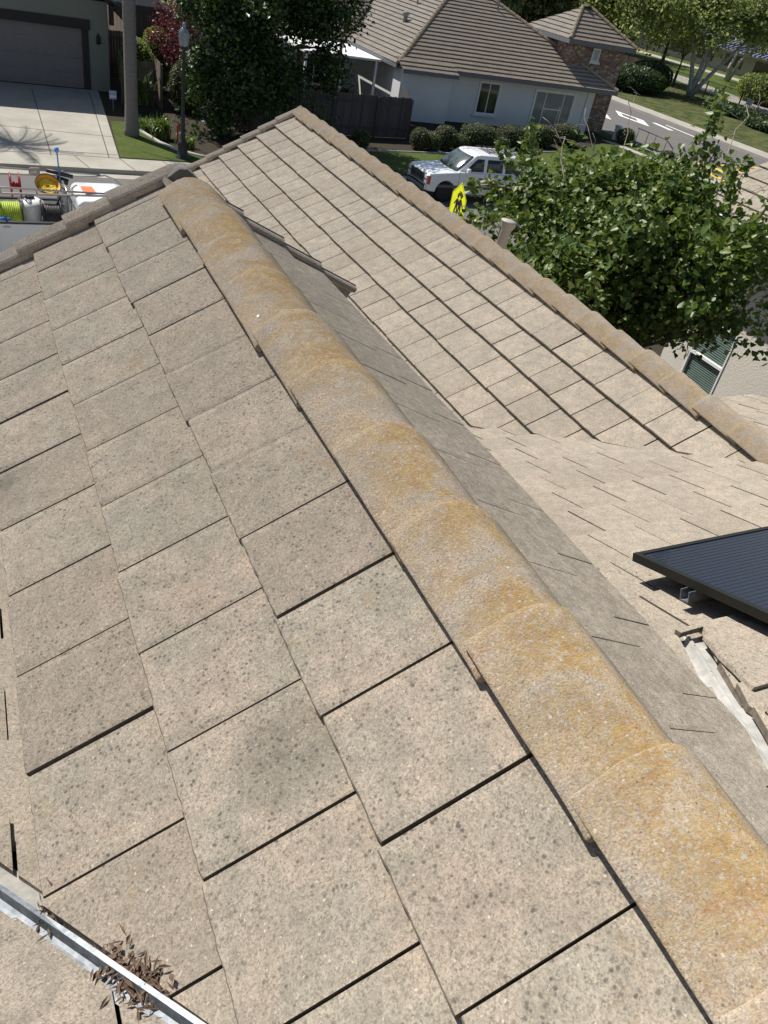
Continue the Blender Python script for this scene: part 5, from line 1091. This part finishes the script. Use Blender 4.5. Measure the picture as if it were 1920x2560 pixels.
for y_, za_, zb_ in ((.08, 2.13, 2.00), (tw-.08, 2.08, 1.94)):
    mb.tube([(-1.9, y_, za_), (.7, y_, za_), (3.05, y_, za_-.05)], .022, 8); mb.tube([(-1.9, y_, zb_), (.7, y_, zb_), (2.9, y_, zb_+.03), (3.15, y_, za_-.06), (3.4, y_, 1.92), (3.62, y_, 1.72), (3.7, y_, 1.3)], .024, 8)
    for x in (-1.2, -.2, .62, 1.38, 2.15): mb.tube([(x, y_, za_), (x, y_, zb_)], .018, 6)
for x in (-1.7, .45, 2.08):
    for y_ in (.08, tw-.08): mb.tube([(x, y_, 1.38), (x, y_, 2.02)], .026, 6)
    mb.tube([(x, .08, 2.0), (x, tw-.08, 1.95)], .024, 6)
lr = mb.build('ladder_rack', M['steel'], tk)
mb = MB(); mb.bb(1.40, 1.62, tw-.095, tw-.06, 1.93, 2.12); br = mb.build('rack_bracket', M['steel'], lr); mb = MB(); mb.lathe([(.04, 0), (.04, .004)], (1.51, tw-.0955, 2.03), 14, axis=V((0, -1, 0))); mb.build('bracket_hole', M['white'], br)
def reel(name, label, c, axis, r_core, r_hose, r_fl, wid, hose_m, fl_m, turns, hr_=.018, spokes=6, group='hose reels on the pickup'):
    q = V(axis).to_track_quat('Z', 'Y'); t = thing(name, label, 'hose reel', c, 0, group); rnd = random.Random(len(label)); mb = MB(); P = []
    n = turns*20
    for i in range(n+1): a = i/20*2*math.pi; z = -wid/2+hr_+(wid-2*hr_)*i/n; rr = r_hose+.012*noise.noise(V((i*.31, 1, r_core))); P.append(q @ V((rr*math.cos(a), rr*math.sin(a), z)))
    mb.tube(P, hr_, 6); mb.lathe([(r_core, -wid/2), (r_hose-.004, -wid/2+.01), (r_hose-.004, wid/2-.01), (r_core, wid/2)], (0, 0, 0), 20, axis=V(axis)); mb.build('hose', hose_m, t)
    for s in (-1, 1):
        mb = MB(); a_ = V(axis).normalized(); ring = [q @ V((r_fl*math.cos(k*math.pi/12), r_fl*math.sin(k*math.pi/12), s*wid/2)) for k in range(25)]; mb.tube(ring, .018, 6, cap=False)
        for k in range(spokes): an = k*2*math.pi/spokes; mb.tube([q @ V((0, 0, s*wid/2)), q @ V((r_fl*math.cos(an), r_fl*math.sin(an), s*wid/2))], .014, 5)
        mb.build('reel_flange', fl_m, t)
    return t
reel('hose_reel', 'reel of bright lime green hose lowest in the pickup bed', (.66, 20.62, 1.34), (1, 0, 0), .08, .29, .33, .78, M['hose_green'], M['iron'], 17, .023)
reel('hose_reel', 'reel of black hose between the white tank and the cab', (1.70, 20.55, 1.36), (1, 0, 0), .08, .27, .36, .42, M['hose_black'], M['iron'], 11, .019)
reel('hose_reel', 'small dark red reel on the rack without hose', (1.0, 21.2, 1.86), (1, 0, 0), .05, .07, .27, .2, M['reel_red'], M['reel_red'], 4, .02, 10)
t = thing('hose_reel', 'round yellow reel lying open on top of the ladder rack', 'hose reel', (1.70, 20.9, 1.98), 0, 'hose reels on the pickup'); t.rotation_euler = (R(34), R(8), 0)
mb = MB(); mb.lathe([(.02, -.10), (.20, -.10), (.255, -.06), (.29, .02), (.29, .05), (.275, .05), (.235, -.03), (.18, -.06), (.02, -.06)], (0, 0, 0), 32); mb.build('drum', M['reel_yellow'], t)
mb = MB(); mb.tube([(.285*math.cos(i*math.pi/20), .285*math.sin(i*math.pi/20), .055) for i in range(41)], .013, 6); mb.build('rim', M['iron'], t)
mb = MB(); rnd = random.Random(4)
for k in range(7): mb.tube([((.06+.022*k+.008*noise.noise(V((i*.4, k, 0))))*math.cos(i*math.pi/14), (.06+.022*k)*math.sin(i*math.pi/14), -.035+.018*noise.noise(V((i*.3, k, 2)))) for i in range(29)], .013, 5)
mb.build('hose', M['hose_yellow'], t)
t = thing('water_tank', 'translucent white water tank standing in the pickup bed', 'tank', (1.28, 21.0, .80)); mb = MB(); mb.lathe([(.05, 0), (.33, 0), (.36, .04), (.36, .66), (.33, .76), (.22, .82), (.1, .84)], (0, 0, 0), 28); o = mb.build('tank_shell', M['tank'], t); o.scale = (.92, 1, 1); mb = MB(); mb.lathe([(.1, .841), (.1, .88), (.02, .89)], (0, 0, 0), 18); mb.build('lid', M['black_plastic'], t)
t = thing('pump_column', 'grey upright pump housing and pipes behind the pickup cab', 'pump', (2.0, 20.75, .80)); mb = MB(); mb.lathe([(.05, 0), (.125, 0), (.125, 1.02), (.10, 1.10), (.03, 1.12)], (0, 0, 0), 16); mb.build('housing', plain('grey_housing', (.30, .30, .30), .5, .2), t); mb = MB()
mb.tube([(.14, -.08, .1), (.16, -.08, .9), (.08, -.05, 1.15), (0, .05, 1.2)], .03, 8); mb.tube([(-.14, -.12, .2), (-.16, -.1, .8), (-.05, -.1, 1.0)], .022, 6); mb.build('pipe', M['iron'], t)
for i in range(3): mb = MB(); mb.lathe([(.05, 0), (.05, .05)], (-.02, -.13, .35+.25*i), 10, axis=V((0, -1, 0))); mb.build('fitting', M['alloy'], t)
t = thing('leaf_blower', 'long black blower tube lying across the rack', 'blower', (1.74, 21.5, 2.16)); mb = MB(); mb.tube([(0, 0, 0), (.3, -.02, -.05), (.6, -.03, -.12)], [.045, .05, .05], 10); mb.build('tube', M['black_plastic'], t); mb = MB(); mb.tube([(.22, -.05, -.16), (.48, -.1, -.24)], [.07, .075], 10); mb.build('motor', M['black_plastic'], t)
t = thing('wash_brush', 'blue brush on a long pole standing up from the rack', 'brush', (2.02, 21.2, 1.30)); mb = MB(); mb.tube([(0, 0, 0), (-.01, 0, .8), (-.03, 0, 1.40)], .015, 8); mb.build('pole', M['blue'], t); mb = MB(); mb.lathe([(.03, 1.36), (.055, 1.40), (.05, 1.47), (.02, 1.49)], (-.03, 0, 0), 12); mb.build('brush_head', plain('sky_blue_brush', (.10, .32, .68), .6), t)
mb = MB(); mb.box((0, 0, 0), (.27, .42, .03)); o = mb.build('orange_board', M['orange'], None, bevel=.008); o.location = (2.62, 20.85, 1.925); o.rotation_euler = (R(4), R(2), R(8)); tag(o, 'flat orange board lying on the white cab roof', 'board')
t = thing('blue_bag', 'crumpled blue bag tucked below the lime green hose', 'bag', (.66, 20.22, 1.30)); bm = bmesh.new(); bmesh.ops.create_icosphere(bm, subdivisions=3, radius=.1)
for v in bm.verts: v.co = V((v.co.x*1.7, v.co.y*.8, v.co.z*.62+.05))*(1+.5*noise.noise(v.co*14))
me = bpy.data.meshes.new('bag_shell'); bm.to_mesh(me); bm.free(); me.materials.append(M['blue']); link('bag_shell', me, t)
